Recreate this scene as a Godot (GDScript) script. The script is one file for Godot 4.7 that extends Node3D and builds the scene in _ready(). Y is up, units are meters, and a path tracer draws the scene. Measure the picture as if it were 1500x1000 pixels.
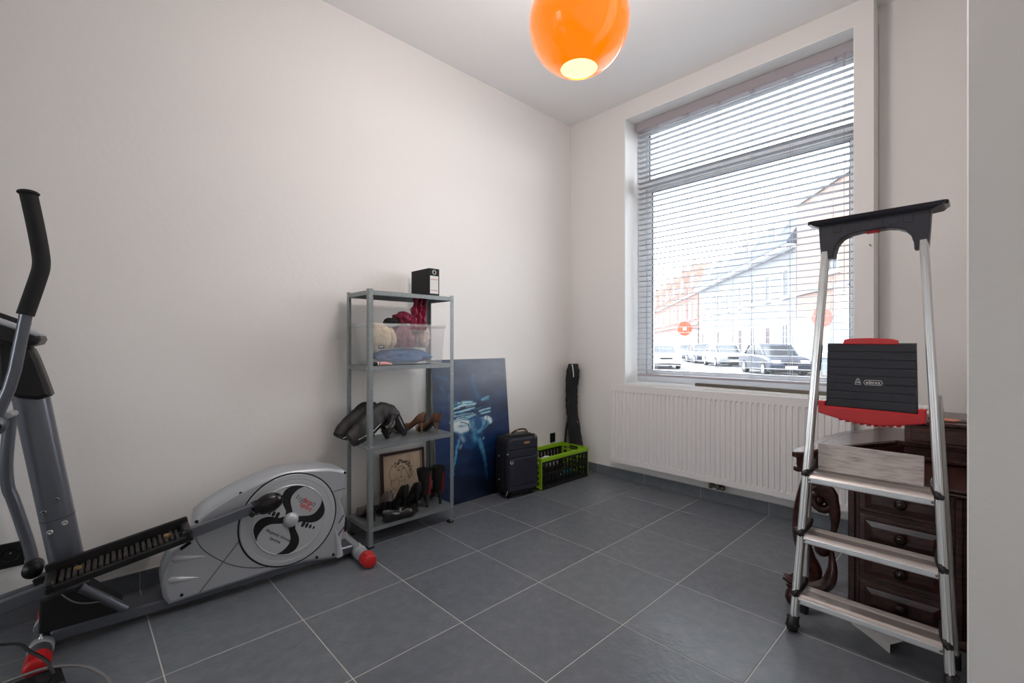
extends Node3D

var st: SurfaceTool
var T := Transform3D()
var used := {}
var M := {}
var noise_tex := {}

# ---------------------------------------------------------------- naming and grouping
func numbered(called: String) -> String:
	var k: int = used.get(called, 0)
	used[called] = k + 1
	return called if k == 0 else "%s_%03d" % [called, k]

func tag(o: Node, label: String, category: String, group := "") -> Node:
	o.set_meta("label", label)
	o.set_meta("category", category)
	if group != "":
		o.set_meta("group", group)
	return o

func thing(called: String, label: String, category: String, at := Vector3.ZERO, turn := 0.0, group := "") -> Node3D:
	var o := Node3D.new()
	o.name = numbered(called)
	add_child(o)
	o.position = at
	o.rotation.y = turn
	tag(o, label, category, group)
	return o

func structure(called: String, at := Vector3.ZERO) -> Node3D:
	var o := Node3D.new()
	o.name = numbered(called)
	add_child(o)
	o.position = at
	o.set_meta("kind", "structure")
	return o

# ---------------------------------------------------------------- mesh building
func begin(xf := Transform3D()) -> void:
	st = SurfaceTool.new()
	st.begin(Mesh.PRIMITIVE_TRIANGLES)
	T = xf

# begin a part of thing o, whose points will be given in the scene's axes
func begin_in(o: Node3D) -> void:
	begin(o.transform.affine_inverse())

func mesh_done() -> ArrayMesh:
	st.generate_normals()
	return st.commit()

func put(called: String, mesh: Mesh, m: Material, parent: Node = self) -> MeshInstance3D:
	var o := MeshInstance3D.new()
	o.name = numbered(called) if parent == self else called
	o.mesh = mesh
	o.material_override = m
	parent.add_child(o, true)
	return o

func done(called: String, m: Material, parent: Node = self) -> MeshInstance3D:
	return put(called, mesh_done(), m, parent)

func tri(a: Vector3, b: Vector3, c: Vector3, g := -1) -> void:   # a, b, c counter-clockwise seen from outside
	st.set_smooth_group(g)
	st.add_vertex(T * a)
	st.set_smooth_group(g)
	st.add_vertex(T * c)
	st.set_smooth_group(g)
	st.add_vertex(T * b)

func tri_uv(a: Vector3, b: Vector3, c: Vector3, ua: Vector2, ub: Vector2, uc: Vector2, g := -1) -> void:
	for q in [[a, ua], [c, uc], [b, ub]]:
		st.set_smooth_group(g)
		st.set_uv(q[1])
		st.add_vertex(T * q[0])

func quad(a: Vector3, b: Vector3, c: Vector3, d: Vector3, g := -1) -> void:
	tri(a, b, c, g)
	tri(a, c, d, g)

func out_tri(a: Vector3, b: Vector3, c: Vector3, o: Vector3, g := -1) -> void:
	if (b - a).cross(c - a).dot((a + b + c) / 3.0 - o) < 0.0:
		tri(a, c, b, g)
	else:
		tri(a, b, c, g)

func out_quad(a: Vector3, b: Vector3, c: Vector3, d: Vector3, o: Vector3, g := -1) -> void:
	out_tri(a, b, c, o, g)
	out_tri(a, c, d, o, g)

# chamfered box between two corners
func box(lo: Vector3, hi: Vector3, b := 0.002, xf := Transform3D()) -> void:
	var keep := T
	T = T * xf
	var c := (lo + hi) / 2.0
	var e := (hi - lo) / 2.0
	e = e.abs()
	b = minf(b, minf(e.x, minf(e.y, e.z)) * 0.95)
	var pt := func(s: Vector3, axis: int) -> Vector3:
		var q := Vector3(e.x - b, e.y - b, e.z - b)
		q[axis] = e[axis]
		return c + q * s
	for ax in 3:
		var u := (ax + 1) % 3
		var w := (ax + 2) % 3
		for s in [-1.0, 1.0]:
			var p := []
			for k in [[-1.0, -1.0], [1.0, -1.0], [1.0, 1.0], [-1.0, 1.0]]:
				var g := Vector3.ONE
				g[ax] = s
				g[u] = k[0]
				g[w] = k[1]
				p.append(pt.call(g, ax))
			out_quad(p[0], p[1], p[2], p[3], c)
	if b > 0.0:
		for ax in 3:
			var u := (ax + 1) % 3
			var w := (ax + 2) % 3
			for k in [[-1.0, -1.0], [1.0, -1.0], [1.0, 1.0], [-1.0, 1.0]]:
				var g := Vector3.ONE
				g[u] = k[0]
				g[w] = k[1]
				var h := g
				g[ax] = -1.0
				h[ax] = 1.0
				out_quad(pt.call(g, u), pt.call(h, u), pt.call(h, w), pt.call(g, w), c)
		for sx in [-1.0, 1.0]:
			for sy in [-1.0, 1.0]:
				for sz in [-1.0, 1.0]:
					var g := Vector3(sx, sy, sz)
					out_tri(pt.call(g, 0), pt.call(g, 1), pt.call(g, 2), c)
	T = keep

func cbox(c: Vector3, s: Vector3, b := 0.002, xf := Transform3D()) -> void:
	box(c - s / 2.0, c + s / 2.0, b, xf)

func at(p: Vector3, euler := Vector3.ZERO) -> Transform3D:
	return Transform3D(Basis.from_euler(euler), p)

# frame whose y axis runs from a to b
func along(a: Vector3, b: Vector3, side := Vector3(0, 0, 1)) -> Transform3D:
	var y := (b - a).normalized()
	if absf(y.dot(side)) > 0.99:
		side = Vector3(1, 0, 0)
	var x := y.cross(side).normalized()
	var z := x.cross(y).normalized()
	return Transform3D(Basis(x, y, z), a)

# bar of rectangular section from a to b, w across side's normal and d along side
func bar(a: Vector3, b: Vector3, w: float, d: float, side := Vector3(0, 0, 1), bev := 0.002) -> void:
	var n := (b - a).length()
	box(Vector3(-w / 2, 0, -d / 2), Vector3(w / 2, n, d / 2), bev, along(a, b, side))

func rings(rs: Array, g := 0, cap_a := true, cap_b := true, cap_g := -1) -> void:
	for i in rs.size() - 1:
		var a: Array = rs[i]
		var b: Array = rs[i + 1]
		var n := a.size()
		for k in n:
			var m := (k + 1) % n
			quad(a[k], a[m], b[m], b[k], g)
	for e in 2:
		if (e == 0 and not cap_a) or (e == 1 and not cap_b):
			continue
		var r: Array = rs[0] if e == 0 else rs[rs.size() - 1]
		var c := Vector3.ZERO
		for q in r:
			c += q
		c /= r.size()
		for k in r.size():
			var m := (k + 1) % r.size()
			if e == 0:
				tri(c, r[m], r[k], cap_g)
			else:
				tri(c, r[k], r[m], cap_g)

# tube through points; radius a number or an array; flat squeezes one direction
func tube(pts: Array, rad, seg := 10, flat := 1.0, caps := true, up := Vector3(0.123, 0.98, 0.21)) -> void:
	var rs := []
	var x := Vector3.ZERO
	for i in pts.size():
		var d: Vector3
		if i == 0:
			d = pts[1] - pts[0]
		elif i == pts.size() - 1:
			d = pts[i] - pts[i - 1]
		else:
			d = (pts[i + 1] - pts[i]).normalized() + (pts[i] - pts[i - 1]).normalized()
		d = d.normalized()
		if i == 0:
			x = up.cross(d)
			if x.length() < 0.05:
				x = Vector3(1, 0, 0).cross(d)
		x = (x - d * x.dot(d)).normalized()
		var y := d.cross(x)
		var r: float = rad[i] if rad is Array else rad
		var ring := []
		for k in seg:
			var t := TAU * k / seg
			ring.append(pts[i] + x * cos(t) * r + y * sin(t) * r * flat)
		rs.append(ring)
	rings(rs, 0, caps, caps)

func smooth_path(pts: Array, steps := 6) -> Array:
	var r := []
	for i in pts.size() - 1:
		var p0: Vector3 = pts[maxi(i - 1, 0)]
		var p1: Vector3 = pts[i]
		var p2: Vector3 = pts[i + 1]
		var p3: Vector3 = pts[mini(i + 2, pts.size() - 1)]
		for k in steps:
			r.append(p1.cubic_interpolate(p2, p0, p3, float(k) / steps))
	r.append(pts[pts.size() - 1])
	return r

func smooth_loop(pts: Array, steps := 4) -> PackedVector2Array:
	var r := PackedVector2Array()
	var n := pts.size()
	for i in n:
		for k in steps:
			r.append((pts[i] as Vector2).cubic_interpolate(pts[(i + 1) % n], pts[(i + n - 1) % n], pts[(i + 2) % n], float(k) / steps))
	return r

# profile of (radius, height) turned about the local y axis of xf
func lathe(prof: Array, seg := 24, xf := Transform3D(), g := 0) -> void:
	var keep := T
	T = T * xf
	for i in prof.size() - 1:
		var a: Vector2 = prof[i]
		var b: Vector2 = prof[i + 1]
		for k in seg:
			var t := TAU * k / seg
			var u := TAU * (k + 1) / seg
			var p := Vector3(cos(t) * a.x, a.y, -sin(t) * a.x)
			var q := Vector3(cos(u) * a.x, a.y, -sin(u) * a.x)
			var r := Vector3(cos(u) * b.x, b.y, -sin(u) * b.x)
			var s := Vector3(cos(t) * b.x, b.y, -sin(t) * b.x)
			if a.x > 0.00001:
				tri(p, q, r, g + i if g < 0 else g)
			if b.x > 0.00001:
				tri(p, r, s, g + i if g < 0 else g)
	T = keep

func ball(c: Vector3, r: Vector3, seg := 16, n := 10) -> void:
	var prof := []
	for i in n + 1:
		var t := -PI / 2 + PI * i / n
		prof.append(Vector2(maxf(cos(t), 0.0), sin(t)))
	lathe(prof, seg, Transform3D(Basis.from_scale(r), c))

# outline in the xy plane of xf, thickened along its z from d0 to d1, edges rounded by r
func prism(poly: PackedVector2Array, d0: float, d1: float, r := 0.0, xf := Transform3D(), g := -1) -> void:
	var keep := T
	T = T * xf
	if not Geometry2D.is_polygon_clockwise(poly):
		pass
	else:
		poly = poly.duplicate()
		poly.reverse()
	var n := poly.size()
	var nor := PackedVector2Array()
	for i in n:
		var a := (poly[i] - poly[(i + n - 1) % n]).normalized()
		var b := (poly[(i + 1) % n] - poly[i]).normalized()
		var m := Vector2(a.y, -a.x) + Vector2(b.y, -b.x)
		m = m.normalized()
		var k := maxf(0.5, m.dot(Vector2(b.y, -b.x)))
		nor.append(m / k)
	var layers := []
	if r > 0.0:
		for q in [[1.0, 0.0], [0.29, 0.29], [0.0, 1.0]]:
			layers.append([r * q[0], d0 + r * q[1]])
		for q in [[0.0, 1.0], [0.29, 0.29], [1.0, 0.0]]:
			layers.append([r * q[0], d1 - r * q[1]])
	else:
		layers = [[0.0, d0], [0.0, d1]]
	var rs := []
	for l in layers:
		var ring := []
		for i in n:
			var p: Vector2 = poly[i] - nor[i] * l[0]
			ring.append(Vector3(p.x, p.y, l[1]))
		rs.append(ring)
	rings(rs, g, false, false)
	var idx := Geometry2D.triangulate_polygon(poly)
	var lo: Array = rs[0]
	var hi: Array = rs[rs.size() - 1]
	for i in range(0, idx.size(), 3):
		var a := idx[i]
		var b := idx[i + 1]
		var c := idx[i + 2]
		if (poly[b] - poly[a]).cross(poly[c] - poly[a]) < 0.0:
			var s := b
			b = c
			c = s
		tri(hi[a], hi[b], hi[c], 2 if g >= 0 else -1)
		tri(lo[a], lo[c], lo[b], 3 if g >= 0 else -1)
	T = keep

func rrect(w: float, h: float, r: float, n := 5) -> PackedVector2Array:
	var p := PackedVector2Array()
	for q in [[1, 1, 0.0], [-1, 1, 0.5], [-1, -1, 1.0], [1, -1, 1.5]]:
		for k in n + 1:
			var t: float = PI * q[2] + PI / 2 * k / n
			p.append(Vector2(q[0] * (w / 2 - r) + cos(t) * r, q[1] * (h / 2 - r) + sin(t) * r))
	return p

func v2(a: Array) -> PackedVector2Array:
	var p := PackedVector2Array()
	for q in a:
		p.append(Vector2(q[0], q[1]))
	return p

func lettering(words: String, size: float, m: Material, parent: Node3D, xf: Transform3D, called := "lettering", font := "Droid Sans", depth := 0.0008) -> MeshInstance3D:
	var t := TextMesh.new()
	var f := SystemFont.new()
	f.font_names = PackedStringArray([font])
	f.font_weight = 700
	t.font = f
	t.font_size = 32
	t.pixel_size = size / 32.0
	t.depth = depth
	t.curve_step = 1.0
	t.text = words
	var o := put(called, t, m, parent)
	o.transform = xf
	return o

# ---------------------------------------------------------------- materials
func mat(color: Color, rough := 0.6, metal := 0.0) -> StandardMaterial3D:
	var m := StandardMaterial3D.new()
	m.albedo_color = color
	m.roughness = rough
	m.metallic = metal
	m.cull_mode = BaseMaterial3D.CULL_DISABLED
	return m

func noise(freq: float, octaves := 4, rng := 1, kind := FastNoiseLite.TYPE_SIMPLEX_SMOOTH) -> FastNoiseLite:
	var n := FastNoiseLite.new()
	n.noise_type = kind
	n.frequency = freq
	n.fractal_octaves = octaves
	n.seed = rng
	return n

func noise_map(freq: float, stops: Array, octaves := 4, rng := 1, size := 512, kind := FastNoiseLite.TYPE_SIMPLEX_SMOOTH) -> NoiseTexture2D:
	var t := NoiseTexture2D.new()
	t.width = size
	t.height = size
	t.seamless = true
	t.noise = noise(freq, octaves, rng, kind)
	var g := Gradient.new()
	var offs := PackedFloat32Array()
	var cols := PackedColorArray()
	for s in stops:
		offs.append(s[0])
		cols.append(s[1])
	g.offsets = offs
	g.colors = cols
	t.color_ramp = g
	return t

func bump_map(freq: float, strength: float, octaves := 3, rng := 5, size := 512) -> NoiseTexture2D:
	var t := NoiseTexture2D.new()
	t.width = size
	t.height = size
	t.seamless = true
	t.as_normal_map = true
	t.bump_strength = strength
	t.noise = noise(freq, octaves, rng)
	return t

func triplanar(m: StandardMaterial3D, scale: Vector3, world := true) -> StandardMaterial3D:
	m.uv1_triplanar = true
	m.uv1_world_triplanar = world
	m.uv1_scale = scale
	return m

func with_bump(m: StandardMaterial3D, t: Texture2D, k: float) -> StandardMaterial3D:
	m.normal_enabled = true
	m.normal_texture = t
	m.normal_scale = k
	return m

func c8(r: int, g: int, b: int, a := 255) -> Color:
	return Color(r / 255.0, g / 255.0, b / 255.0, a / 255.0)

func make_materials() -> void:
	var fine := bump_map(0.02, 4.0)
	var rough_bump := bump_map(0.06, 6.0, 4, 9)
	M.wall = with_bump(triplanar(mat(c8(241, 238, 234), 0.75), Vector3.ONE * 2.2), fine, 0.12)
	M.wall_warm = with_bump(triplanar(mat(c8(240, 236, 232), 0.75), Vector3.ONE * 2.2), fine, 0.12)
	M.ceiling = with_bump(triplanar(mat(c8(246, 246, 245), 0.8), Vector3.ONE * 2.2), fine, 0.1)
	M.reveal = mat(c8(244, 245, 244), 0.6)
	var tile := mat(Color.WHITE, 0.42)
	tile.albedo_texture = noise_map(0.012, [[0.0, c8(104, 109, 115)], [0.42, c8(110, 115, 121)], [0.62, c8(114, 118, 124)], [0.86, c8(119, 123, 128)], [1.0, c8(142, 144, 147)]], 6, 3, 1024)
	tile.roughness_texture = noise_map(0.02, [[0.0, Color(0.27, 0.27, 0.27)], [1.0, Color(0.37, 0.37, 0.37)]], 4, 8, 512)
	tile.roughness = 1.0
	M.tile = with_bump(triplanar(tile, Vector3.ONE * 1.1), rough_bump, 0.10)
	var tile2: StandardMaterial3D = tile.duplicate()
	tile2.albedo_color = Color(0.95, 0.95, 0.96)
	tile2.uv1_offset = Vector3(0.37, 0.2, 0.61)
	M.tile_b = tile2
	M.grout = mat(c8(206, 203, 198), 0.9)
	M.upvc = mat(c8(238, 240, 242), 0.35)
	M.gasket = mat(c8(40, 42, 46), 0.6)
	var pane := mat(Color(1, 1, 1, 0.04), 0.02)
	pane.transparency = BaseMaterial3D.TRANSPARENCY_ALPHA
	M.pane = pane
	M.slat = mat(c8(180, 183, 188), 0.5)
	M.headrail = mat(c8(178, 170, 174), 0.5, 0.1)
	M.cord = mat(c8(200, 200, 205), 0.8)
	M.radiator = mat(c8(240, 236, 234), 0.4)
	M.steel_dark = mat(c8(120, 112, 100), 0.4, 0.8)
	M.alu = with_bump(triplanar(mat(c8(206, 205, 203), 0.3, 0.7), Vector3(6, 0.4, 6), false), bump_map(0.08, 2.0, 3, 14), 0.1)
	M.alu_step = mat(c8(196, 186, 180), 0.30, 0.7)
	var galv := mat(Color.WHITE, 0.45, 0.7)
	galv.albedo_texture = noise_map(0.05, [[0.0, c8(142, 149, 150)], [0.5, c8(152, 159, 160)], [1.0, c8(164, 170, 171)]], 2, 21, 256, FastNoiseLite.TYPE_CELLULAR)
	M.galv = triplanar(galv, Vector3.ONE * 5.0)
	M.screw = mat(c8(190, 190, 186), 0.3, 0.9)
	M.silver = with_bump(triplanar(mat(c8(180, 184, 189), 0.36, 0.4), Vector3.ONE * 4.0), fine, 0.05)
	M.silver_light = mat(c8(192, 195, 199), 0.36, 0.35)
	M.graphite = mat(c8(106, 110, 118), 0.34, 0.65)
	M.black = mat(c8(14, 14, 15), 0.45)
	M.black_soft = mat(c8(17, 17, 18), 0.75)
	M.black_gloss = mat(c8(14, 14, 16), 0.2)
	M.dark_hole = mat(c8(10, 10, 11), 0.9)
	M.groove = mat(c8(58, 60, 64), 0.7)
	M.red = mat(c8(190, 26, 30), 0.42)
	M.red_print = mat(c8(206, 52, 48), 0.6)
	M.grey_print = mat(c8(118, 122, 126), 0.6)
	M.white_print = mat(c8(228, 228, 226), 0.6)
	M.rubber_tread = mat(c8(46, 42, 40), 0.7)
	M.brass = mat(c8(212, 172, 120), 0.35, 0.8)
	M.slate_black = with_bump(triplanar(mat(c8(38, 41, 49), 0.6), Vector3.ONE * 6.0), rough_bump, 0.2)
	M.ladder_black = mat(c8(37, 37, 46), 0.5)
	var wood := mat(Color.WHITE, 0.3)
	wood.albedo_texture = noise_map(0.02, [[0.0, c8(38, 19, 17)], [0.4, c8(56, 29, 26)], [0.7, c8(70, 38, 33)], [1.0, c8(88, 50, 42)]], 4, 31)
	M.wood = triplanar(wood, Vector3(1.2, 6.0, 2.0))
	var woodt: StandardMaterial3D = wood.duplicate()
	woodt.uv1_scale = Vector3(2.0, 2.0, 7.0)
	woodt.roughness = 0.22
	M.wood_top = woodt
	M.knob = mat(c8(40, 22, 20), 0.25)
	M.inlay = mat(c8(26, 16, 16), 0.3)
	var plank := mat(Color.WHITE, 0.6)
	plank.albedo_texture = noise_map(0.016, [[0.0, c8(120, 104, 98)], [0.16, c8(186, 172, 164)], [0.5, c8(208, 197, 190)], [1.0, c8(222, 213, 206)]], 5, 41)
	M.plank = triplanar(plank, Vector3(1.4, 9.0, 9.0))
	M.frame_wood = mat(c8(66, 38, 32), 0.4)
	M.frame_gilt = mat(c8(196, 178, 160), 0.4, 0.3)
	M.alu_bright = mat(c8(216, 219, 220), 0.3, 0.45)
	M.orange_glass = mat(c8(255, 120, 0), 0.08)

func nothing() -> void:
	pass

# ================================================================ scene
func _ready() -> void:
	make_materials()
	# ---- camera
	var cam := Camera3D.new()
	cam.name = "camera"
	add_child(cam)
	var yaw := 0.8091
	cam.near = 0.05
	cam.far = 400.0
	cam.projection = Camera3D.PROJECTION_FRUSTUM
	cam.size = cam.near * 1000.0 / 677.2
	cam.frustum_offset = Vector2(0, cam.near * 4.0 / 677.2)
	cam.position = Vector3(2.674, 1.1045, 3.2774)
	cam.rotation = Vector3(0, yaw, 0)
	cam.current = true
	# ---- sky: bright even overcast
	var env := Environment.new()
	env.background_mode = Environment.BG_SKY
	var sky := Sky.new()
	var sm := ProceduralSkyMaterial.new()
	sm.sky_top_color = Color(0.94, 0.97, 1.0)
	sm.sky_horizon_color = Color(0.97, 0.985, 1.0)
	sm.ground_bottom_color = Color(0.45, 0.45, 0.45)
	sm.ground_horizon_color = Color(0.55, 0.55, 0.55)
	sm.sky_energy_multiplier = 1.0
	sky.sky_material = sm
	env.sky = sky
	env.background_energy_multiplier = SKY
	env.tonemap_mode = Environment.TONE_MAPPER_LINEAR
	env.tonemap_exposure = EXPOSURE
	env.sdfgi_enabled = true
	env.ssao_enabled = true
	env.ssil_enabled = true
	var we := WorldEnvironment.new()
	we.environment = env
	add_child(we)
	build_room()
	build_window()
	build_radiator()
	build_pendant()
	build_trainer()
	build_shelf()
	build_shelf_items()
	build_corner_things()
	build_desk()
	build_ladder()
	build_small_things()
	build_street()

const SKY := 4.0
const EXPOSURE := 2.95
const RX := 3.6      # right wall
const RZ := 7.2      # wall behind the camera
const CH := 3.078    # ceiling

func build_room() -> void:
	# floor: bed of grout with square stone-look tiles on it
	var fl := structure("floor")
	begin()
	box(Vector3(-0.05, -0.1, -0.2), Vector3(RX + 0.05, -0.0015, RZ + 0.05), 0.0)
	done("grout", M.grout, fl)
	var xs := [0.0]
	var x := 0.306
	while x < RX:
		xs.append(x)
		x += 0.45
	xs.append(RX)
	var zs := [0.0]
	var z := 0.353
	while z < RZ:
		zs.append(z)
		z += 0.45
	zs.append(RZ)
	var shared := {}
	var rng := RandomNumberGenerator.new()
	rng.seed = 4
	for i in xs.size() - 1:
		for k in zs.size() - 1:
			var w: float = xs[i + 1] - xs[i] - 0.004
			var d: float = zs[k + 1] - zs[k] - 0.004
			var key := "%.3f %.3f" % [w, d]
			if not shared.has(key):
				begin()
				box(Vector3(-w / 2, -0.01, -d / 2), Vector3(w / 2, 0, d / 2), 0.001)
				shared[key] = mesh_done()
			var o := put("tile", shared[key], M.tile if rng.randf() < 0.6 else M.tile_b, fl)
			o.position = Vector3((xs[i] + xs[i + 1]) / 2, 0, (zs[k] + zs[k + 1]) / 2)
	# walls
	begin()
	box(Vector3(-0.25, 0, -0.32), Vector3(0, CH, RZ), 0.0)
	done("wall_left", M.wall).set_meta("kind", "structure")
	begin()
	box(Vector3(0, 0, -0.32), Vector3(0.572, CH, 0), 0.0)
	box(Vector3(2.107, 0, -0.09), Vector3(2.195, CH, 0), 0.0)
	box(Vector3(2.17, 0, -0.32), Vector3(2.195, CH, -0.09), 0.0)
	for q in [[0.0, 0.78], [2.945, CH]]:
		box(Vector3(0.572, q[0], -0.32), Vector3(2.107, q[1], 0), 0.0)
		box(Vector3(2.107, q[0], -0.32), Vector3(2.17, q[1], -0.09), 0.0)
	box(Vector3(2.195, 0, -0.32), Vector3(RX, CH, -0.15), 0.0)
	done("wall_back", M.wall_warm).set_meta("kind", "structure")
	begin()
	box(Vector3(RX, 0, -0.32), Vector3(RX + 0.25, CH, RZ), 0.0)
	done("wall_right", M.wall).set_meta("kind", "structure")
	begin()
	box(Vector3(2.6225, 0, 1.2), Vector3(RX, CH, 1.65), 0.003)
	done("wall_partition", M.wall).set_meta("kind", "structure")
	# wall behind the camera, with a smaller second window
	var wx0 := 0.35
	var wx1 := 1.5
	var wy0 := 0.85
	var wy1 := 2.35
	begin()
	box(Vector3(-0.25, 0, RZ), Vector3(wx0, CH, RZ + 0.25), 0.0)
	box(Vector3(wx1, 0, RZ), Vector3(RX + 0.25, CH, RZ + 0.25), 0.0)
	box(Vector3(wx0, 0, RZ), Vector3(wx1, wy0, RZ + 0.25), 0.0)
	box(Vector3(wx0, wy1, RZ), Vector3(wx1, CH, RZ + 0.25), 0.0)
	done("wall_front", M.wall).set_meta("kind", "structure")
	var w2 := structure("window_2")
	for q in [wx0, (wx0 + wx1) / 2 - 0.03, wx1 - 0.06]:
		begin()
		box(Vector3(q, wy0, RZ + 0.1), Vector3(q + 0.06, wy1, RZ + 0.16), 0.003)
		done("upright", M.upvc, w2)
	for q in [wy0, wy1 - 0.06]:
		begin()
		box(Vector3(wx0 + 0.06, q, RZ + 0.1), Vector3(wx1 - 0.06, q + 0.06, RZ + 0.16), 0.003)
		done("rail", M.upvc, w2)
	begin()
	box(Vector3(wx0 + 0.05, wy0 + 0.05, RZ + 0.128), Vector3(wx1 - 0.05, wy1 - 0.05, RZ + 0.132), 0.0)
	done("pane", M.pane, w2)
	begin()
	box(Vector3(-0.25, CH, -0.32), Vector3(RX + 0.25, CH + 0.2, RZ + 0.25), 0.0)
	done("ceiling", M.ceiling).set_meta("kind", "structure")
	# plaster crack and joint beside the window
	begin()
	box(Vector3(2.1955, 0.1, -0.1505), Vector3(2.198, 2.98, -0.149), 0.0)
	done("trim_1", M.headrail).set_meta("kind", "structure")
	# skirting of cut tiles, 8 cm high
	var bb := structure("baseboard_back")
	var ends := [0.009]
	for q in xs:
		if q > 0.02 and q < 2.19:
			ends.append(q)
	ends.append(2.195)
	for i in ends.size() - 1:
		begin()
		box(Vector3(ends[i] + 0.0015, 0.001, 0.0), Vector3(ends[i + 1] - 0.0015, 0.079, 0.009), 0.0012)
		done("tile", M.tile, bb)
	begin()
	box(Vector3(0.0, 0.0005, -0.01), Vector3(2.195, 0.082, 0.0065), 0.001)
	done("grout", M.grout, bb)
	var bl := structure("baseboard_left")
	for k in zs.size() - 1:
		begin()
		box(Vector3(0, 0.001, zs[k] + 0.0015), Vector3(0.009, 0.079, zs[k + 1] - 0.0015), 0.0012)
		done("tile", M.tile, bl)
	begin()
	box(Vector3(-0.01, 0.0005, 0.0), Vector3(0.0065, 0.082, RZ), 0.001)
	done("grout", M.grout, bl)

func build_window() -> void:
	var x0 := 0.572
	var x1 := 2.17
	var y0 := 0.78
	var y1 := 2.945
	# white painted lining of the opening and the sill
	begin()
	box(Vector3(x0, y0, -0.3), Vector3(x0 + 0.006, y1, 0.001), 0.0005)
	box(Vector3(2.101, y0, -0.09), Vector3(2.107, y1, 0.001), 0.0005)
	box(Vector3(x0, y1 - 0.006, -0.3), Vector3(x1, y1, -0.09), 0.0005)
	box(Vector3(x0, y1 - 0.006, -0.09), Vector3(2.107, y1, 0.001), 0.0005)
	done("trim_2", M.reveal).set_meta("kind", "structure")
	begin()
	box(Vector3(x0, y0 - 0.02, -0.3), Vector3(x1, y0 + 0.012, -0.09), 0.001)
	box(Vector3(x0, y0 - 0.02, -0.09), Vector3(2.107, y0 + 0.012, 0.004), 0.003)
	done("trim_3", M.reveal).set_meta("kind", "structure")
	var w := structure("window_1")
	var zf := -0.205
	var zb := -0.275
	begin()
	box(Vector3(x0 + 0.006, y0 + 0.012, zb), Vector3(x0 + 0.075, y1 - 0.006, zf), 0.004)
	done("jamb", M.upvc, w)
	begin()
	box(Vector3(x1 - 0.075, y0 + 0.012, zb), Vector3(x1 - 0.006, y1 - 0.006, zf), 0.004)
	done("jamb", M.upvc, w)
	begin()
	box(Vector3(x0 + 0.075, y1 - 0.075, zb), Vector3(x1 - 0.075, y1 - 0.006, zf), 0.004)
	done("head", M.upvc, w)
	begin()
	box(Vector3(x0 + 0.075, y0 + 0.012, zb), Vector3(x1 - 0.075, y0 + 0.08, zf), 0.004)
	done("bottom_rail", M.upvc, w)
	begin()
	box(Vector3(x0 + 0.075, 2.395, zb), Vector3(x1 - 0.075, 2.46, zf), 0.004)
	done("transom", M.upvc, w)
	# lower and upper sash with their gaskets and panes
	for s in [[y0 + 0.08, 2.395, 0.045, 0.026], [2.46, y1 - 0.075, 0.02, 0.012]]:
		begin()
		var b: float = s[2]
		var c: float = s[3]
		var u0: float = x0 + 0.078
		var u1: float = x1 - 0.078
		box(Vector3(u0, s[0] + 0.002, zb + 0.01), Vector3(u0 + b, s[1] - 0.002, zf - 0.008), 0.004)
		box(Vector3(u1 - b, s[0] + 0.002, zb + 0.01), Vector3(u1, s[1] - 0.002, zf - 0.008), 0.004)
		box(Vector3(u0 + b, s[0] + 0.002, zb + 0.01), Vector3(u1 - b, s[0] + c, zf - 0.008), 0.004)
		box(Vector3(u0 + b, s[1] - c, zb + 0.01), Vector3(u1 - b, s[1] - 0.002, zf - 0.008), 0.004)
		var sash := done("sash", M.upvc, w)
		begin()
		for k in [[u0 + b - 0.001, s[0] + c, u0 + b + 0.005, s[1] - c], [u1 - b - 0.005, s[0] + c, u1 - b + 0.001, s[1] - c], [u0 + b, s[0] + c - 0.001, u1 - b, s[0] + c + 0.005], [u0 + b, s[1] - c - 0.005, u1 - b, s[1] - c + 0.001]]:
			box(Vector3(k[0], k[1], zf - 0.03), Vector3(k[2], k[3], zf - 0.012), 0.001)
		done("gasket", M.gasket, sash)
		begin()
		box(Vector3(u0 + b - 0.003, s[0] + c - 0.003, -0.246), Vector3(u1 - b + 0.003, s[1] - c + 0.003, -0.242), 0.0)
		done("pane", M.pane, sash)
	# venetian blind
	var bl := thing("venetian_blind", "grey slatted venetian blind lowered over the large window", "blind", Vector3(1.34, 0.85, -0.15))
	begin_in(bl)
	box(Vector3(0.6, 2.868, -0.185), Vector3(2.15, 2.936, -0.125), 0.003)
	done("headrail", M.headrail, bl)
	begin()
	var len := 1.53
	for k in 6:
		var za := -0.025 + 0.05 * k / 6
		var zc := -0.025 + 0.05 * (k + 1) / 6
		var ya := 0.003 - 5.0 * za * za
		var yc := 0.003 - 5.0 * zc * zc
		quad(Vector3(-len / 2, ya, zc * 0 + za), Vector3(-len / 2, yc, zc), Vector3(len / 2, yc, zc), Vector3(len / 2, ya, za), 0)
		quad(Vector3(-len / 2, ya - 0.0006, za), Vector3(len / 2, ya - 0.0006, za), Vector3(len / 2, yc - 0.0006, zc), Vector3(-len / 2, yc - 0.0006, zc), 1)
	var slat := mesh_done()
	var n := 46
	for i in n:
		var o := put("slat", slat, M.slat, bl)
		o.position = Vector3(0.0, 0.895 + i * 0.0428, -0.15) - bl.position + Vector3(1.375, 0, 0)
	begin_in(bl)
	box(Vector3(0.608, 0.846, -0.176), Vector3(2.142, 0.862, -0.124), 0.003)
	done("bottom_rail", M.headrail, bl)
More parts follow.
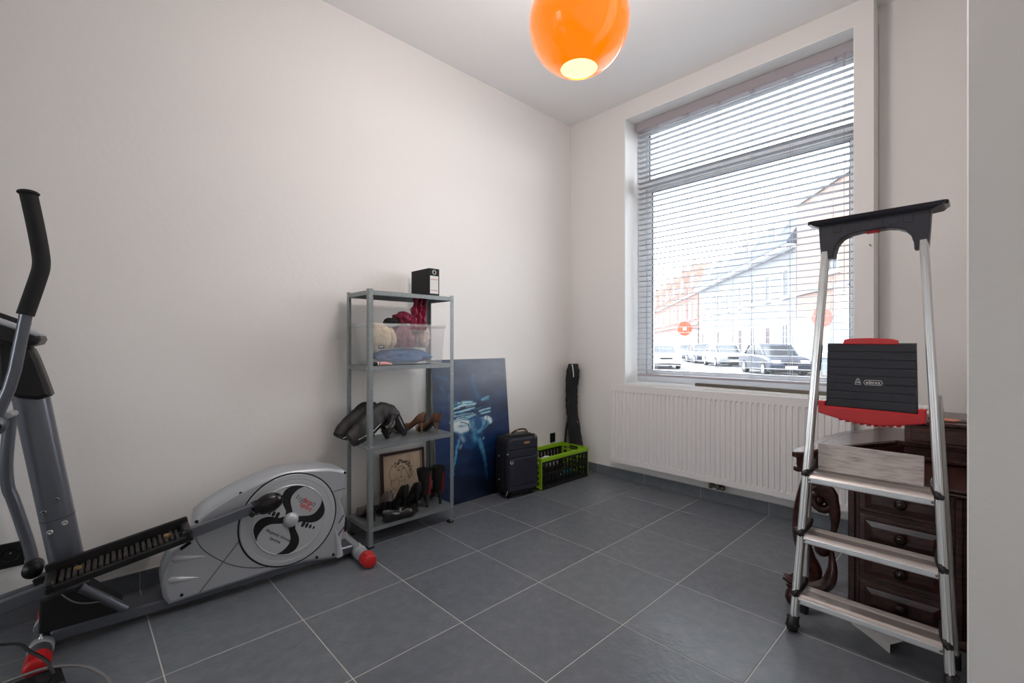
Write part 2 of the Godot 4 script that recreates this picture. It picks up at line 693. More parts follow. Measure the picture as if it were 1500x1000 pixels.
	for q in [0.758, 1.017, 1.256, 1.491, 1.728, 1.966]:
		begin_in(bl)
		for zz in [-0.1235, -0.1765]:
			tube([Vector3(q, 0.855, zz), Vector3(q, 2.87, zz)], 0.0008, 5)
			tube([Vector3(q + 0.012, 0.855, zz), Vector3(q + 0.012, 2.87, zz)], 0.0008, 5)
		tube([Vector3(q + 0.006, 0.855, -0.15), Vector3(q + 0.006, 2.87, -0.15)], 0.0009, 5)
		var c := done("ladder_cord", M.cord, bl)
		begin_in(bl)
		box(Vector3(q - 0.012, 2.856, -0.16), Vector3(q + 0.024, 2.869, -0.12), 0.003)
		done("cord_clip", M.headrail, c)
	begin_in(bl)
	tube([Vector3(2.035, 2.872, -0.118), Vector3(2.035, 2.80, -0.116), Vector3(2.035, 2.79, -0.115)], 0.005, 8)
	tube([Vector3(2.035, 2.79, -0.115), Vector3(2.036, 1.4, -0.112)], 0.0012, 6)
	done("tilt_wand", M.headrail, bl)
	# strip lying on the sill
	var rod := thing("metal_strip", "thin grey metal strip lying on the white window sill", "strip", Vector3(1.5, 0.793, -0.06))
	begin_in(rod)
	bar(Vector3(1.115, 0.8035, -0.115), Vector3(1.96, 0.8035, -0.05), 0.028, 0.02, Vector3(0, 1, 0), 0.002)
	done("bar", M.steel_dark, rod)
	begin_in(rod)
	bar(Vector3(1.114, 0.8145, -0.121), Vector3(1.961, 0.8145, -0.056), 0.01, 0.003, Vector3(0, 1, 0), 0.001)
	done("rib", M.screw, rod)

func build_radiator() -> void:
	var r := thing("panel_radiator", "white ribbed panel radiator hanging on the wall under the window", "radiator", Vector3(1.3, 0.155, 0.04))
	var x0 := 0.505
	var x1 := 2.105
	var y0 := 0.155
	var y1 := 0.775
	var zf := 0.1
	begin_in(r)
	var pitch := 0.03333
	var nx := int(round((x1 - x0) / pitch))
	var gx := []
	for i in nx:
		for k in [[0.0, 0.0], [0.24, 0.0], [0.36, 1.0], [0.64, 1.0], [0.76, 0.0]]:
			gx.append([x0 + (i + k[0]) * pitch, k[1]])
	gx.append([x1, 0.0])
	var gy := [[y0, 0.0], [y0 + 0.034, 0.0], [y0 + 0.046, 1.0], [y1 - 0.058, 1.0], [y1 - 0.046, 0.0], [y1, 0.0]]
	for i in gx.size() - 1:
		for k in gy.size() - 1:
			var p := func(a: int, b: int) -> Vector3:
				return Vector3(gx[a][0], gy[b][0], zf - 0.006 * gx[a][1] * gy[b][1])
			quad(p.call(i, k), p.call(i + 1, k), p.call(i + 1, k + 1), p.call(i, k + 1))
	# folded rim
	box(Vector3(x0, y0, zf - 0.014), Vector3(x1, y0 + 0.006, zf - 0.0005), 0.001)
	done("front_panel", M.radiator, r)
	begin_in(r)
	box(Vector3(x0 + 0.01, y0 + 0.01, 0.03), Vector3(x1 - 0.01, y1 - 0.02, 0.042), 0.003)
	done("back_panel", M.radiator, r)
	for s in [[x0 - 0.0035, x0], [x1, x1 + 0.0035]]:
		begin_in(r)
		box(Vector3(s[0], y0 + 0.004, 0.03), Vector3(s[1], y1 + 0.002, zf + 0.001), 0.0015)
		done("side_cover", M.radiator, r)
	begin_in(r)
	box(Vector3(x0, y1, zf - 0.012), Vector3(x1, y1 + 0.004, zf + 0.001), 0.001)
	box(Vector3(x0, y1, 0.03), Vector3(x1, y1 + 0.004, 0.044), 0.001)
	for i in 66:
		var xx := x0 + 0.01 + i * (x1 - x0 - 0.02) / 65.0
		box(Vector3(xx - 0.006, y1, 0.044), Vector3(xx + 0.006, y1 + 0.003, zf - 0.012), 0.0)
	done("top_grille", M.radiator, r)
	for q in [0.8, 1.8]:
		begin_in(r)
		box(Vector3(q, 0.2, 0.0), Vector3(q + 0.03, 0.7, 0.03), 0.002)
		done("wall_bracket", M.radiator, r)
	begin_in(r)
	box(Vector3(1.285, 0.112, 0.042), Vector3(1.365, 0.128, 0.062), 0.004)
	for q in [1.30, 1.35]:
		lathe([Vector2(0.0, -0.02), Vector2(0.013, -0.02), Vector2(0.013, 0.012), Vector2(0.009, 0.016), Vector2(0.009, 0.035), Vector2(0, 0.035)], 14, at(Vector3(q, 0.125, 0.055)))
		lathe([Vector2(0.0, 0), Vector2(0.011, 0), Vector2(0.011, 0.05), Vector2(0.0, 0.05)], 12, at(Vector3(q, 0.118, 0.0), Vector3(PI / 2, 0, 0)))
	lathe([Vector2(0.0, 0), Vector2(0.015, 0), Vector2(0.017, 0.02), Vector2(0.014, 0.028), Vector2(0.0, 0.028)], 14, at(Vector3(1.365, 0.12, 0.055), Vector3(0, 0, -PI / 2)))
	done("valve", M.steel_dark, r)

func build_pendant() -> void:
	var c := Vector3(1.517, 2.392, 1.803)
	var p := thing("pendant_lamp", "glossy orange globe pendant lamp, lit, hanging from the ceiling", "lamp", c)
	begin()
	var prof := []
	var inner := []
	var hole := asin(0.075 / 0.2)
	for i in 33:
		var t: float = hole + (PI - hole - 0.16) * i / 32
		prof.append(Vector2(sin(t) * 0.2, -cos(t) * 0.2))
		inner.append(Vector2(sin(t) * 0.196, -cos(t) * 0.196))
	prof.push_front(Vector2(inner[0].x, prof[0].y - 0.0005))
	lathe(prof, 56)
	var glass: StandardMaterial3D = M.orange_glass
	glass.emission_enabled = true
	glass.emission = c8(255, 112, 0)
	glass.emission_energy_multiplier = 0.44
	glass.clearcoat_enabled = true
	glass.clearcoat = 1.0
	glass.clearcoat_roughness = 0.03
	done("shade", glass, p)
	begin()
	inner.reverse()
	lathe(inner, 40)
	var lining := mat(c8(104, 88, 46), 0.7)
	lining.emission_enabled = true
	lining.emission = c8(255, 226, 140)
	lining.emission_energy_multiplier = 0.1
	done("lining", lining, p)
	begin()
	lathe([Vector2(0, 0.205), Vector2(0.034, 0.205), Vector2(0.036, 0.192), Vector2(0.036, 0.188), Vector2(0, 0.188)], 24)
	done("cap", M.screw, p)
	begin()
	tube([Vector3(0, 0.2, 0), Vector3(0, CH - c.y, 0)], 0.003, 8)
	done("cable", M.black, p)
	begin()
	lathe([Vector2(0.05, CH - c.y), Vector2(0.05, CH - c.y - 0.02), Vector2(0.02, CH - c.y - 0.035), Vector2(0, CH - c.y - 0.035)], 24)
	done("ceiling_rose", M.upvc, p)
	var bulb := mat(c8(255, 240, 200), 0.4)
	bulb.emission_enabled = true
	bulb.emission = c8(255, 226, 170)
	bulb.emission_energy_multiplier = 2.0
	begin()
	ball(Vector3(0, 0.03, 0), Vector3(0.04, 0.05, 0.04))
	done("bulb", bulb, p)
	var o := OmniLight3D.new()
	o.name = "pendant_light"
	o.light_color = c8(255, 250, 249)
	o.light_energy = 0.28
	o.light_size = 0.19
	o.omni_range = 12.0
	o.omni_attenuation = 2.0
	o.shadow_enabled = true
	o.position = Vector3(0, 0.03, 0)
	p.add_child(o)

# ---------------------------------------------------------------- elliptical trainer
# local axes: x away from the left wall, z towards the handlebars; side outlines are given as (z, y)
func side(poly: Array) -> PackedVector2Array:      # (z, y) list to the prism's own axes
	var p := PackedVector2Array()
	for q in poly:
		p.append(Vector2(-q[0], q[1]))
	return p

func side_xf(x := 0.0) -> Transform3D:             # prism axes: x = -z, y = y, z = x
	return Transform3D(Basis(Vector3(0, 0, -1), Vector3(0, 1, 0), Vector3(1, 0, 0)), Vector3(x, 0, 0))

func build_trainer() -> void:
	var t := thing("elliptical_trainer", "silver and black elliptical exercise trainer standing along the left wall", "exercise machine", Vector3(0.295, 0, 2.8), -0.05)
	# main beam
	begin()
	box(Vector3(-0.045, 0.03, -0.58), Vector3(0.066, 0.072, 0.53), 0.006)
	done("main_beam", M.graphite, t)
	# cross bars with red end caps
	for e in [[-0.60, 0.0], [0.55, -0.02]]:
		var zz: float = e[0]
		begin()
		tube([Vector3(-0.17, 0.036, zz), Vector3(0.165, 0.036, zz)], 0.031, 20)
		var crossbar := done("cross_bar", M.graphite if zz > 0 else M.silver, t)
		for s in [-1.0, 1.0]:
			begin()
			var pr := [Vector2(0.0, 0.068), Vector2(0.024, 0.0665), Vector2(0.031, 0.062), Vector2(0.0345, 0.052), Vector2(0.0352, 0.0), Vector2(0.033, -0.004), Vector2(0.031, -0.004)]
			var q := []
			for v in pr:
				q.push_front(v)
			lathe(q, 20, Transform3D(Basis(Vector3(0, 0, 1), Vector3(s, 0, 0), Vector3(0, s, 0)), Vector3(s * 0.165, 0.036, zz)))
			for k in 5:
				box(Vector3(s * (0.18 + k * 0.008), 0.06, zz - 0.02), Vector3(s * (0.184 + k * 0.008), 0.0722, zz + 0.02), 0.001)
			done("end_cap", M.red, crossbar)
			begin()
			lathe([Vector2(0.033, -0.018), Vector2(0.035, -0.016), Vector2(0.035, 0.016), Vector2(0.033, 0.018), Vector2(0.031, 0.018)], 20, Transform3D(Basis(Vector3(0, 0, 1), Vector3(s, 0, 0), Vector3(0, s, 0)), Vector3(s * 0.09, 0.036, zz)))
			done("clamp", M.silver, crossbar)
			begin()
			lathe([Vector2(0.007, -0.004), Vector2(0.007, 0.006), Vector2(0.003, 0.008), Vector2(0.003, 0.016), Vector2(0, 0.016)], 10, at(Vector3(s * 0.09, 0.07, zz)))
			done("bolt", M.screw, crossbar)
	# drive housing
	var outline := [[0.169, 0.268], [0.1, 0.304], [0.091, 0.379], [0.055, 0.407], [0.005, 0.434], [-0.046, 0.458], [-0.112, 0.481], [-0.165, 0.497], [-0.231, 0.511], [-0.293, 0.512], [-0.377, 0.505], [-0.454, 0.494], [-0.515, 0.475], [-0.543, 0.458], [-0.538, 0.432], [-0.529, 0.381], [-0.51, 0.323], [-0.529, 0.262], [-0.533, 0.215], [-0.526, 0.16], [-0.512, 0.107], [-0.516, 0.067], [-0.51, 0.04], [-0.475, 0.038], [-0.333, 0.06], [-0.196, 0.063], [-0.044, 0.057], [0.086, 0.054], [0.189, 0.05], [0.207, 0.087], [0.213, 0.14], [0.205, 0.183], [0.189, 0.219], [0.182, 0.258]]
	begin()
	prism(side(outline), -0.085, 0.085, 0.016, side_xf(), 1)
	var h := done("housing", M.silver, t)
	# raised cones on the front of the housing
	for c in [[0.178, 0.232, 0.068, 0.214], [0.192, 0.150, 0.088, 0.132]]:
		begin()
		tube([Vector3(0.072, c[1], c[0]), Vector3(0.076, c[1], c[0] - 0.012), Vector3(0.079, (c[1] + c[3]) / 2, (c[0] + c[2]) / 2), Vector3(0.085, c[3], c[2])], [0.012, 0.017, 0.012, 0.001], 14)
		done("rib", M.silver_light, h)
	# seams
	begin()
	tube(smooth_path([Vector3(0.085, 0.3, 0.1), Vector3(0.085, 0.24, 0.07), Vector3(0.085, 0.17, 0.0), Vector3(0.085, 0.125, -0.07), Vector3(0.085, 0.098, -0.15), Vector3(0.085, 0.09, -0.22), Vector3(0.085, 0.09, -0.3)]), 0.0016, 6)
	tube([Vector3(0.085, 0.24, -0.058), Vector3(0.085, 0.068, 0.085)], 0.0016, 6)
	tube([Vector3(0.085, 0.375, -0.47), Vector3(0.085, 0.378, -0.528)], 0.0014, 6)
	tube([Vector3(0.085, 0.21, -0.495), Vector3(0.085, 0.245, -0.52)], 0.003, 6)
	tube([Vector3(0.085, 0.15, -0.492), Vector3(0.085, 0.185, -0.522)], 0.003, 6)
	done("seam", M.groove, h).set_meta("kind", "stuff")
	begin()
	tube([Vector3(0.078, 0.045, -0.5), Vector3(0.082, 0.11, -0.494), Vector3(0.083, 0.2, -0.476)], [0.02, 0.014, 0.001], 12)
	done("rib", M.silver_light, h)
	for q in [[-0.066, 0.45], [-0.527, 0.456], [0.095, 0.365], [-0.468, 0.062], [-0.389, 0.072], [0.146, 0.079]]:
		begin()
		lathe([Vector2(0, 0.0015), Vector2(0.0065, 0.0015), Vector2(0.0068, -0.006)], 14, Transform3D(Basis(Vector3(0, 0, 1), Vector3(1, 0, 0), Vector3(0, 1, 0)), Vector3(0.0855 if q[1] < 0.4 else 0.083, q[1], q[0])))
		done("screw_hole", M.dark_hole, h)
	begin()
	bar(Vector3(0.08, 0.266, 0.15), Vector3(0.08, 0.286, 0.115), 0.012, 0.014, Vector3(1, 0, 0), 0.002)
	done("slot", M.dark_hole, h)
	# crank disc: lathe about x
	var dc := Vector3(0.085, 0.287, -0.268)
	var face := Transform3D(Basis(Vector3(0, 0, -1), Vector3(0, 1, 0), Vector3(1, 0, 0)), dc)    # x right, y up, z out
	var spin := Transform3D(face.basis * Basis(Vector3(1, 0, 0), PI / 2), dc)
	begin()
	lathe([Vector2(0.2155, -0.004), Vector2(0.2155, 0.001), Vector2(0.2095, 0.001), Vector2(0.2095, -0.004)], 64, spin)
	done("disc_gap", M.black, t)
	begin()
	lathe([Vector2(0.209, 0.002), Vector2(0.207, 0.006), Vector2(0.188, 0.007), Vector2(0.186, 0.0062), Vector2(0.162, 0.0075), Vector2(0.159, 0.0105), Vector2(0.157, 0.0105), Vector2(0.154, 0.009), Vector2(0.0, 0.009)], 72, spin, -14)
	var disc := done("crank_disc", M.silver_light, t)
	# four black swirl arms printed on the disc
	var arm := [[0.008, 0.02], [0.006, 0.05], [0.0, 0.085], [0.008, 0.112], [0.035, 0.135], [0.062, 0.142], [0.082, 0.138]]
	var arm_back := [[0.055, 0.150], [0.018, 0.156], [-0.015, 0.148], [-0.034, 0.125], [-0.037, 0.095], [-0.028, 0.066], [-0.02, 0.045], [-0.02, 0.026]]
	for k in 4:
		var pts := []
		for q in arm + arm_back:
			var v := Vector2(q[0], q[1]) if k % 2 == 0 else Vector2(q[1], q[0])
			pts.append(v if k < 2 else -v)
		var poly := PackedVector2Array()
		for i in pts.size():
			var sharp := false
			for s in (3 if not sharp else 1):
				poly.append((pts[i] as Vector2).cubic_interpolate(pts[(i + 1) % pts.size()], pts[(i + pts.size() - 1) % pts.size()], pts[(i + 2) % pts.size()], s / 3.0))
		begin()
		prism(poly, 0.0088, 0.0098, 0.0, face)
		done("swirl", M.black_soft, disc)
	# rows of dots
	for k in 2:
		for j in 4:
			var a := -0.55 + PI * k
			var r := 0.066 + j * 0.0185
			var sz := 0.0135 - j * 0.0022
			var poly := PackedVector2Array()
			for i in 14:
				var u := TAU * i / 14
				poly.append(Vector2(cos(u) * sz * 0.62, sin(u) * sz * 1.1).rotated(-0.5))
			begin()
			var px := cos(a) * r
			var py := sin(a) * r
			prism(poly, 0.0088, 0.0098, 0.0, face * at(Vector3(px, py, 0)))
			done("dot", M.black_soft, disc)
	begin()
	lathe([Vector2(0.034, 0.009), Vector2(0.033, 0.018), Vector2(0.026, 0.027), Vector2(0.014, 0.032), Vector2(0.0, 0.034)], 32, spin)
	done("hub", M.silver_light, disc)
	lettering("Magnetic Driven", 0.0155, M.black_soft, disc, face * at(Vector3(-0.052, -0.060, 0.0092), Vector3(0, 0, -0.66)), "lettering", "Droid Serif")
	lettering("System", 0.0155, M.black_soft, disc, face * at(Vector3(-0.066, -0.078, 0.0092), Vector3(0, 0, -0.66)), "lettering", "Droid Serif")
	lettering("Ergo", 0.026, M.grey_print, disc, face * at(Vector3(0.047, 0.086, 0.0092), Vector3(0, 0, -0.72)))
	lettering("top", 0.03, M.red_print, disc, face * at(Vector3(0.077, 0.067, 0.0092), Vector3(0, 0, -0.72)))
	lettering("sport", 0.026, M.red_print, disc, face * at(Vector3(0.068, 0.044, 0.0092), Vector3(0, 0, -0.72)))
	lettering("II", 0.026, M.grey_print, disc, face * at(Vector3(0.103, 0.047, 0.0092), Vector3(0, 0, -0.72)))
	# pedals: near one and far one, each on a long bar
	for s in [1.0, -1.0]:
		var dy := 0.0 if s > 0 else -0.12
		var dz := 0.0 if s > 0 else 0.05
		var x: float = 0.135 * s
		begin()
		bar(Vector3(x, 0.392 + dy, -0.115 + dz), Vector3(x, 0.21 + dy * 0.6, 0.75), 0.042, 0.032, Vector3(1, 0, 0), 0.003)
		var link := done("pedal_bar", M.graphite, t)
		begin()
		var keep := T
		T = T * Transform3D(Basis(Vector3(1, 0, 0), 0.24), Vector3(x, 0.397 + dy, -0.165 + dz))
		ball(Vector3.ZERO, Vector3(0.034, 0.043, 0.062), 24, 14)
		T = keep
		bar(Vector3(x, 0.404 + dy, -0.17 + dz), Vector3(x, 0.383 + dy, -0.095 + dz), 0.056, 0.05, Vector3(1, 0, 0), 0.012)
		done("crank_cap", M.black_gloss, link)
		begin()
		lathe([Vector2(0, -0.002), Vector2(0.012, -0.002), Vector2(0.012, 0.003), Vector2(0.006, 0.004), Vector2(0, 0.003)], 14, Transform3D(Basis(Vector3(0, 0, -1), Vector3(s, 0, 0), Vector3(0, 1, 0)), Vector3(x + s * 0.026, 0.372 + dy, -0.095 + dz)))
		done("bolt", M.black, link)
		# tray with raised rim
		var p0 := Vector3(x + s * 0.035, 0.372 + dy, 0.125 + dz)
		var p1 := Vector3(x + s * 0.035, 0.298 + dy, 0.535 + dz)
		var fr := along(p0, p1, Vector3(1, 0, 0))
		fr = Transform3D(Basis((p1 - p0).normalized().cross(Vector3(0, 1, 0)).normalized(), ((p1 - p0).normalized().cross(Vector3(0, 1, 0))).normalized().cross((p1 - p0).normalized()).normalized(), -(p1 - p0).normalized()), p0)
		var n := (p1 - p0).length()
		begin()
		var wd := 0.062
		box(Vector3(-wd, -0.03, -n), Vector3(wd, -0.014, 0), 0.004, fr)
		for sx in [-1.0, 1.0]:
			box(Vector3(sx * wd, -0.028, -n), Vector3(sx * (wd - 0.012), -0.004 if sx * s < 0 else 0.036, 0), 0.005, fr)
		box(Vector3(-wd, -0.028, -0.03), Vector3(wd, 0.018, 0.0), 0.008, fr)
		box(Vector3(-wd, -0.028, -n), Vector3(wd, 0.012, -n + 0.03), 0.008, fr)
		var tray := done("pedal", M.black, t)
		for i in 20:
			begin()
			var zz := -0.04 - i * (n - 0.08) / 19.5
			box(Vector3(-wd + 0.014, -0.016, zz - 0.012), Vector3(wd - 0.016, 0.002 + 0.003 * (i % 2), zz), 0.003, fr)
			done("tread_rib", M.rubber_tread, tray)
		for q in [-0.075, -n + 0.085]:
			begin()
			lathe([Vector2(0.012, 0.0), Vector2(0.012, 0.008), Vector2(0.0, 0.009)], 6, fr * at(Vector3(0.0, 0.001, q)), -10)
			done("nut", M.brass, tray)
	# front post: rounded section, leaning
	var foot := Vector3(0.0, 0.07, 0.455)
	var top := Vector3(0.0, 0.95, 0.588)
	begin()
	var sec := rrect(0.095, 0.1, 0.035, 6)
	var fr2 := along(foot, top, Vector3(1, 0, 0))
	var rs := []
	for q in [0.0, 1.0]:
		var ring := []
		for v in sec:
			ring.append(fr2 * Vector3(v.x, q * (top - foot).length(), v.y))
		ring.reverse()
		rs.append(ring)
	rings(rs, 1)
	var post := done("post", M.graphite, t)
	var up := (top - foot).normalized()
	var back := Vector3(1, 0, 0).cross(up).normalized()
	for q in [[0.435, 0.028], [0.475, -0.012], [0.36, 0.022], [0.385, -0.02]]:
		begin()
		var c: Vector3 = foot + up * q[0] + Vector3(0.048, 0, 0) + Vector3(0, 0, q[1])
		lathe([Vector2(0.009, 0), Vector2(0.0085, 0.004), Vector2(0.004, 0.005), Vector2(0.0035, 0.002), Vector2(0, 0.002)], 16, Transform3D(Basis(Vector3(0, 0, -1), Vector3(1, 0, 0), Vector3(0, 1, 0)), c))
		done("bolt", M.screw if q[0] < 0.4 else M.graphite, post)
	begin()
	var r2 := []
	for q in [[0.40, 1.0], [0.4005, 1.015], [0.4025, 1.015], [0.403, 1.0]]:
		var ring := []
		for v in sec:
			ring.append(fr2 * Vector3(v.x * q[1], q[0], v.y * q[1]))
		ring.reverse()
		r2.append(ring)
	rings(r2, 1)
	done("sleeve_joint", M.groove, post)
	# black collar under the console
	begin()
	prism(side([[0.525, 0.918], [0.56, 0.905], [0.61, 0.915], [0.66, 0.95], [0.665, 1.12], [0.60, 1.12], [0.572, 1.085], [0.56, 1.05], [0.542, 0.985]]), -0.06, 0.06, 0.014, side_xf(), -1)
	done("collar", M.black, t)
	# console
	begin()
	prism(side([[0.548, 1.122], [0.552, 1.134], [0.56, 1.14], [0.76, 1.236], [0.77, 1.216], [0.70, 1.13], [0.60, 1.09], [0.556, 1.104]]), -0.11, 0.11, 0.012, side_xf(), -1)
	var con := done("console", M.black, t)
	begin()
	bar(Vector3(0, 1.137, 0.552), Vector3(0, 1.236, 0.76), 0.228, 0.02, Vector3(0, 0.9, -0.43), 0.006)
	done("bezel", M.silver_light, con)
	begin()
	bar(Vector3(0, 1.17, 0.59), Vector3(0, 1.225, 0.705), 0.12, 0.024, Vector3(0, 0.9, -0.43), 0.002)
	done("screen", M.black_gloss, con)
	# moving handlebars, one each side of the post
	for s in [1.0, -1.0]:
		var dz := 0.0 if s > 0 else 0.3
		var x: float = 0.215 * s
		begin()
		tube([Vector3(x, 1.205, 0.574 + dz), Vector3(x - 0.005 * s, 1.02, 0.60 + dz), Vector3(x - 0.008 * s, 0.96, 0.613 + dz), Vector3(x - 0.012 * s, 0.86, 0.645 + dz * 0.7)], 0.0165, 16)
		var a := done("handlebar", M.graphite, t)
		begin()
		tube(smooth_path([Vector3(x, 1.60, 0.569 + dz), Vector3(x, 1.5, 0.553 + dz), Vector3(x, 1.41, 0.541 + dz), Vector3(x, 1.365, 0.539 + dz), Vector3(x, 1.32, 0.547 + dz), Vector3(x, 1.2, 0.576 + dz)]), 0.0225, 18)
		ball(Vector3(x, 1.6, 0.569 + dz), Vector3(0.028, 0.011, 0.028))
		done("grip", M.black_soft, a)
		begin()
		lathe([Vector2(0.0, -0.03), Vector2(0.032, -0.03), Vector2(0.032, 0.03), Vector2(0.0, 0.03)], 20, Transform3D(Basis(Vector3(0, 1, 0), Vector3(1, 0, 0), Vector3(0, 0, -1)), Vector3(x - 0.012 * s, 0.845, 0.648 + dz * 0.7)))
		done("pivot", M.graphite, a)
		begin()
		lathe([Vector2(0.0, -0.033), Vector2(0.022, -0.033), Vector2(0.022, 0.033), Vector2(0.0, 0.033)], 20, Transform3D(Basis(Vector3(0, 1, 0), Vector3(1, 0, 0), Vector3(0, 0, -1)), Vector3(x - 0.012 * s, 0.845, 0.648 + dz * 0.7)))
		done("bushing", M.black, a)
		begin()
		tube([Vector3(x - 0.04 * s, 0.872, 0.62 + dz * 0.7), Vector3(x - 0.1 * s, 0.872, 0.612 + dz * 0.7)], 0.011, 12)
		done("axle", M.silver_light, a)
		# lower lever down to the pedal bar
		if s < 0:
			begin()
			tube(smooth_path([Vector3(-0.2, 0.84, 0.655), Vector3(-0.2, 0.66, 0.667), Vector3(-0.2, 0.56, 0.663), Vector3(-0.2, 0.5, 0.648), Vector3(-0.2, 0.34, 0.612), Vector3(-0.19, 0.25, 0.595)]), 0.019, 14)
			done("lever", M.graphite, a)
			begin()
			lathe([Vector2(0.0, -0.03), Vector2(0.03, -0.03), Vector2(0.03, 0.03), Vector2(0.0, 0.03)], 20, Transform3D(Basis(Vector3(0, 1, 0), Vector3(1, 0, 0), Vector3(0, 0, -1)), Vector3(-0.16, 0.24, 0.592)))
			done("lever_joint", M.black, a)
		else:
			begin()
			tube(smooth_path([Vector3(0.2, 0.84, 0.652), Vector3(0.2, 0.6, 0.70), Vector3(0.19, 0.4, 0.74), Vector3(0.165, 0.23, 0.748)]), 0.019, 14)
			done("lever", M.graphite, a)
	# black shield and strut at the foot of the post
	begin()
	prism(side([[0.56, 0.075], [0.557, 0.185], [0.5, 0.205], [0.43, 0.205], [0.33, 0.09], [0.35, 0.06], [0.5, 0.055]]), -0.05, 0.058, 0.008, side_xf())
	done("foot_shield", M.black_soft, t)
	begin()
	tube([Vector3(0.05, 0.20, 0.45), Vector3(0.055, 0.075, 0.32)], 0.017, 12)
	done("strut", M.graphite, t)
	begin()
	tube(smooth_path([Vector3(0.07, 0.2, 0.5), Vector3(0.068, 0.155, 0.46), Vector3(0.065, 0.135, 0.4), Vector3(0.062, 0.14, 0.36)]), 0.0025, 6)
	done("sensor_wire", M.grey_print, t)

# ---------------------------------------------------------------- steel shelf unit and what stands on it
const SX0 := 0.072
const SX1 := 0.345
const SZ0 := 1.557
const SZ1 := 2.12
const TIERS := [0.112, 0.556, 0.986, 1.397]

func build_shelf() -> void:
	var s := thing("shelf_unit", "open galvanised steel shelf unit with four tiers against the left wall", "shelf", Vector3(0.2, 0, 1.84))
	for p in [[SX1, SZ1, -1.0, -1.0], [SX1, SZ0, -1.0, 1.0], [SX0, SZ1, 1.0, -1.0], [SX0, SZ0, 1.0, 1.0]]:
		begin_in(s)
		var x: float = p[0]
		var z: float = p[1]
		box(Vector3(x, 0.006, z), Vector3(x + p[2] * 0.0018, 1.405, z + p[3] * 0.026), 0.0006)
		box(Vector3(x, 0.006, z), Vector3(x + p[2] * 0.026, 1.405, z + p[3] * 0.0018), 0.0006)
		var post := done("post", M.galv, s)
		begin_in(s)
		box(Vector3(x - p[2] * 0.002, 0.0, z - p[3] * 0.002), Vector3(x + p[2] * 0.034, 0.012, z + p[3] * 0.034), 0.003)
		done("foot", M.black, post)
		for y in TIERS:
			begin_in(s)
			for k in 2:
				var b := Basis(Vector3(0, 0, -1), Vector3(-p[2], 0, 0), Vector3(0, 1, 0)) if k == 0 else Basis(Vector3(1, 0, 0), Vector3(0, 0, -p[3]), Vector3(0, 1, 0))
				var c := Vector3(x, y - 0.012, z + p[3] * 0.015) if k == 0 else Vector3(x + p[2] * 0.015, y - 0.012, z)
				lathe([Vector2(0.005, 0), Vector2(0.0045, 0.002), Vector2(0, 0.003)], 10, Transform3D(b, c))
			done("screw", M.screw, post).set_meta("kind", "stuff")
	for y in TIERS:
		begin_in(s)
		var e := 0.0022
		box(Vector3(SX0 + e, y - 0.0012, SZ0 + e), Vector3(SX1 - e, y, SZ1 - e), 0.0004)
		box(Vector3(SX1 - e - 0.0012, y - 0.024, SZ0 + e), Vector3(SX1 - e, y, SZ1 - e), 0.0004)
		box(Vector3(SX0 + e, y - 0.024, SZ0 + e), Vector3(SX0 + e + 0.0012, y, SZ1 - e), 0.0004)
		box(Vector3(SX0 + e, y - 0.024, SZ0 + e), Vector3(SX1 - e, y, SZ0 + e + 0.0012), 0.0004)
		box(Vector3(SX0 + e, y - 0.024, SZ1 - e - 0.0012), Vector3(SX1 - e, y, SZ1 - e), 0.0004)
		done("shelf_board", M.galv, s)

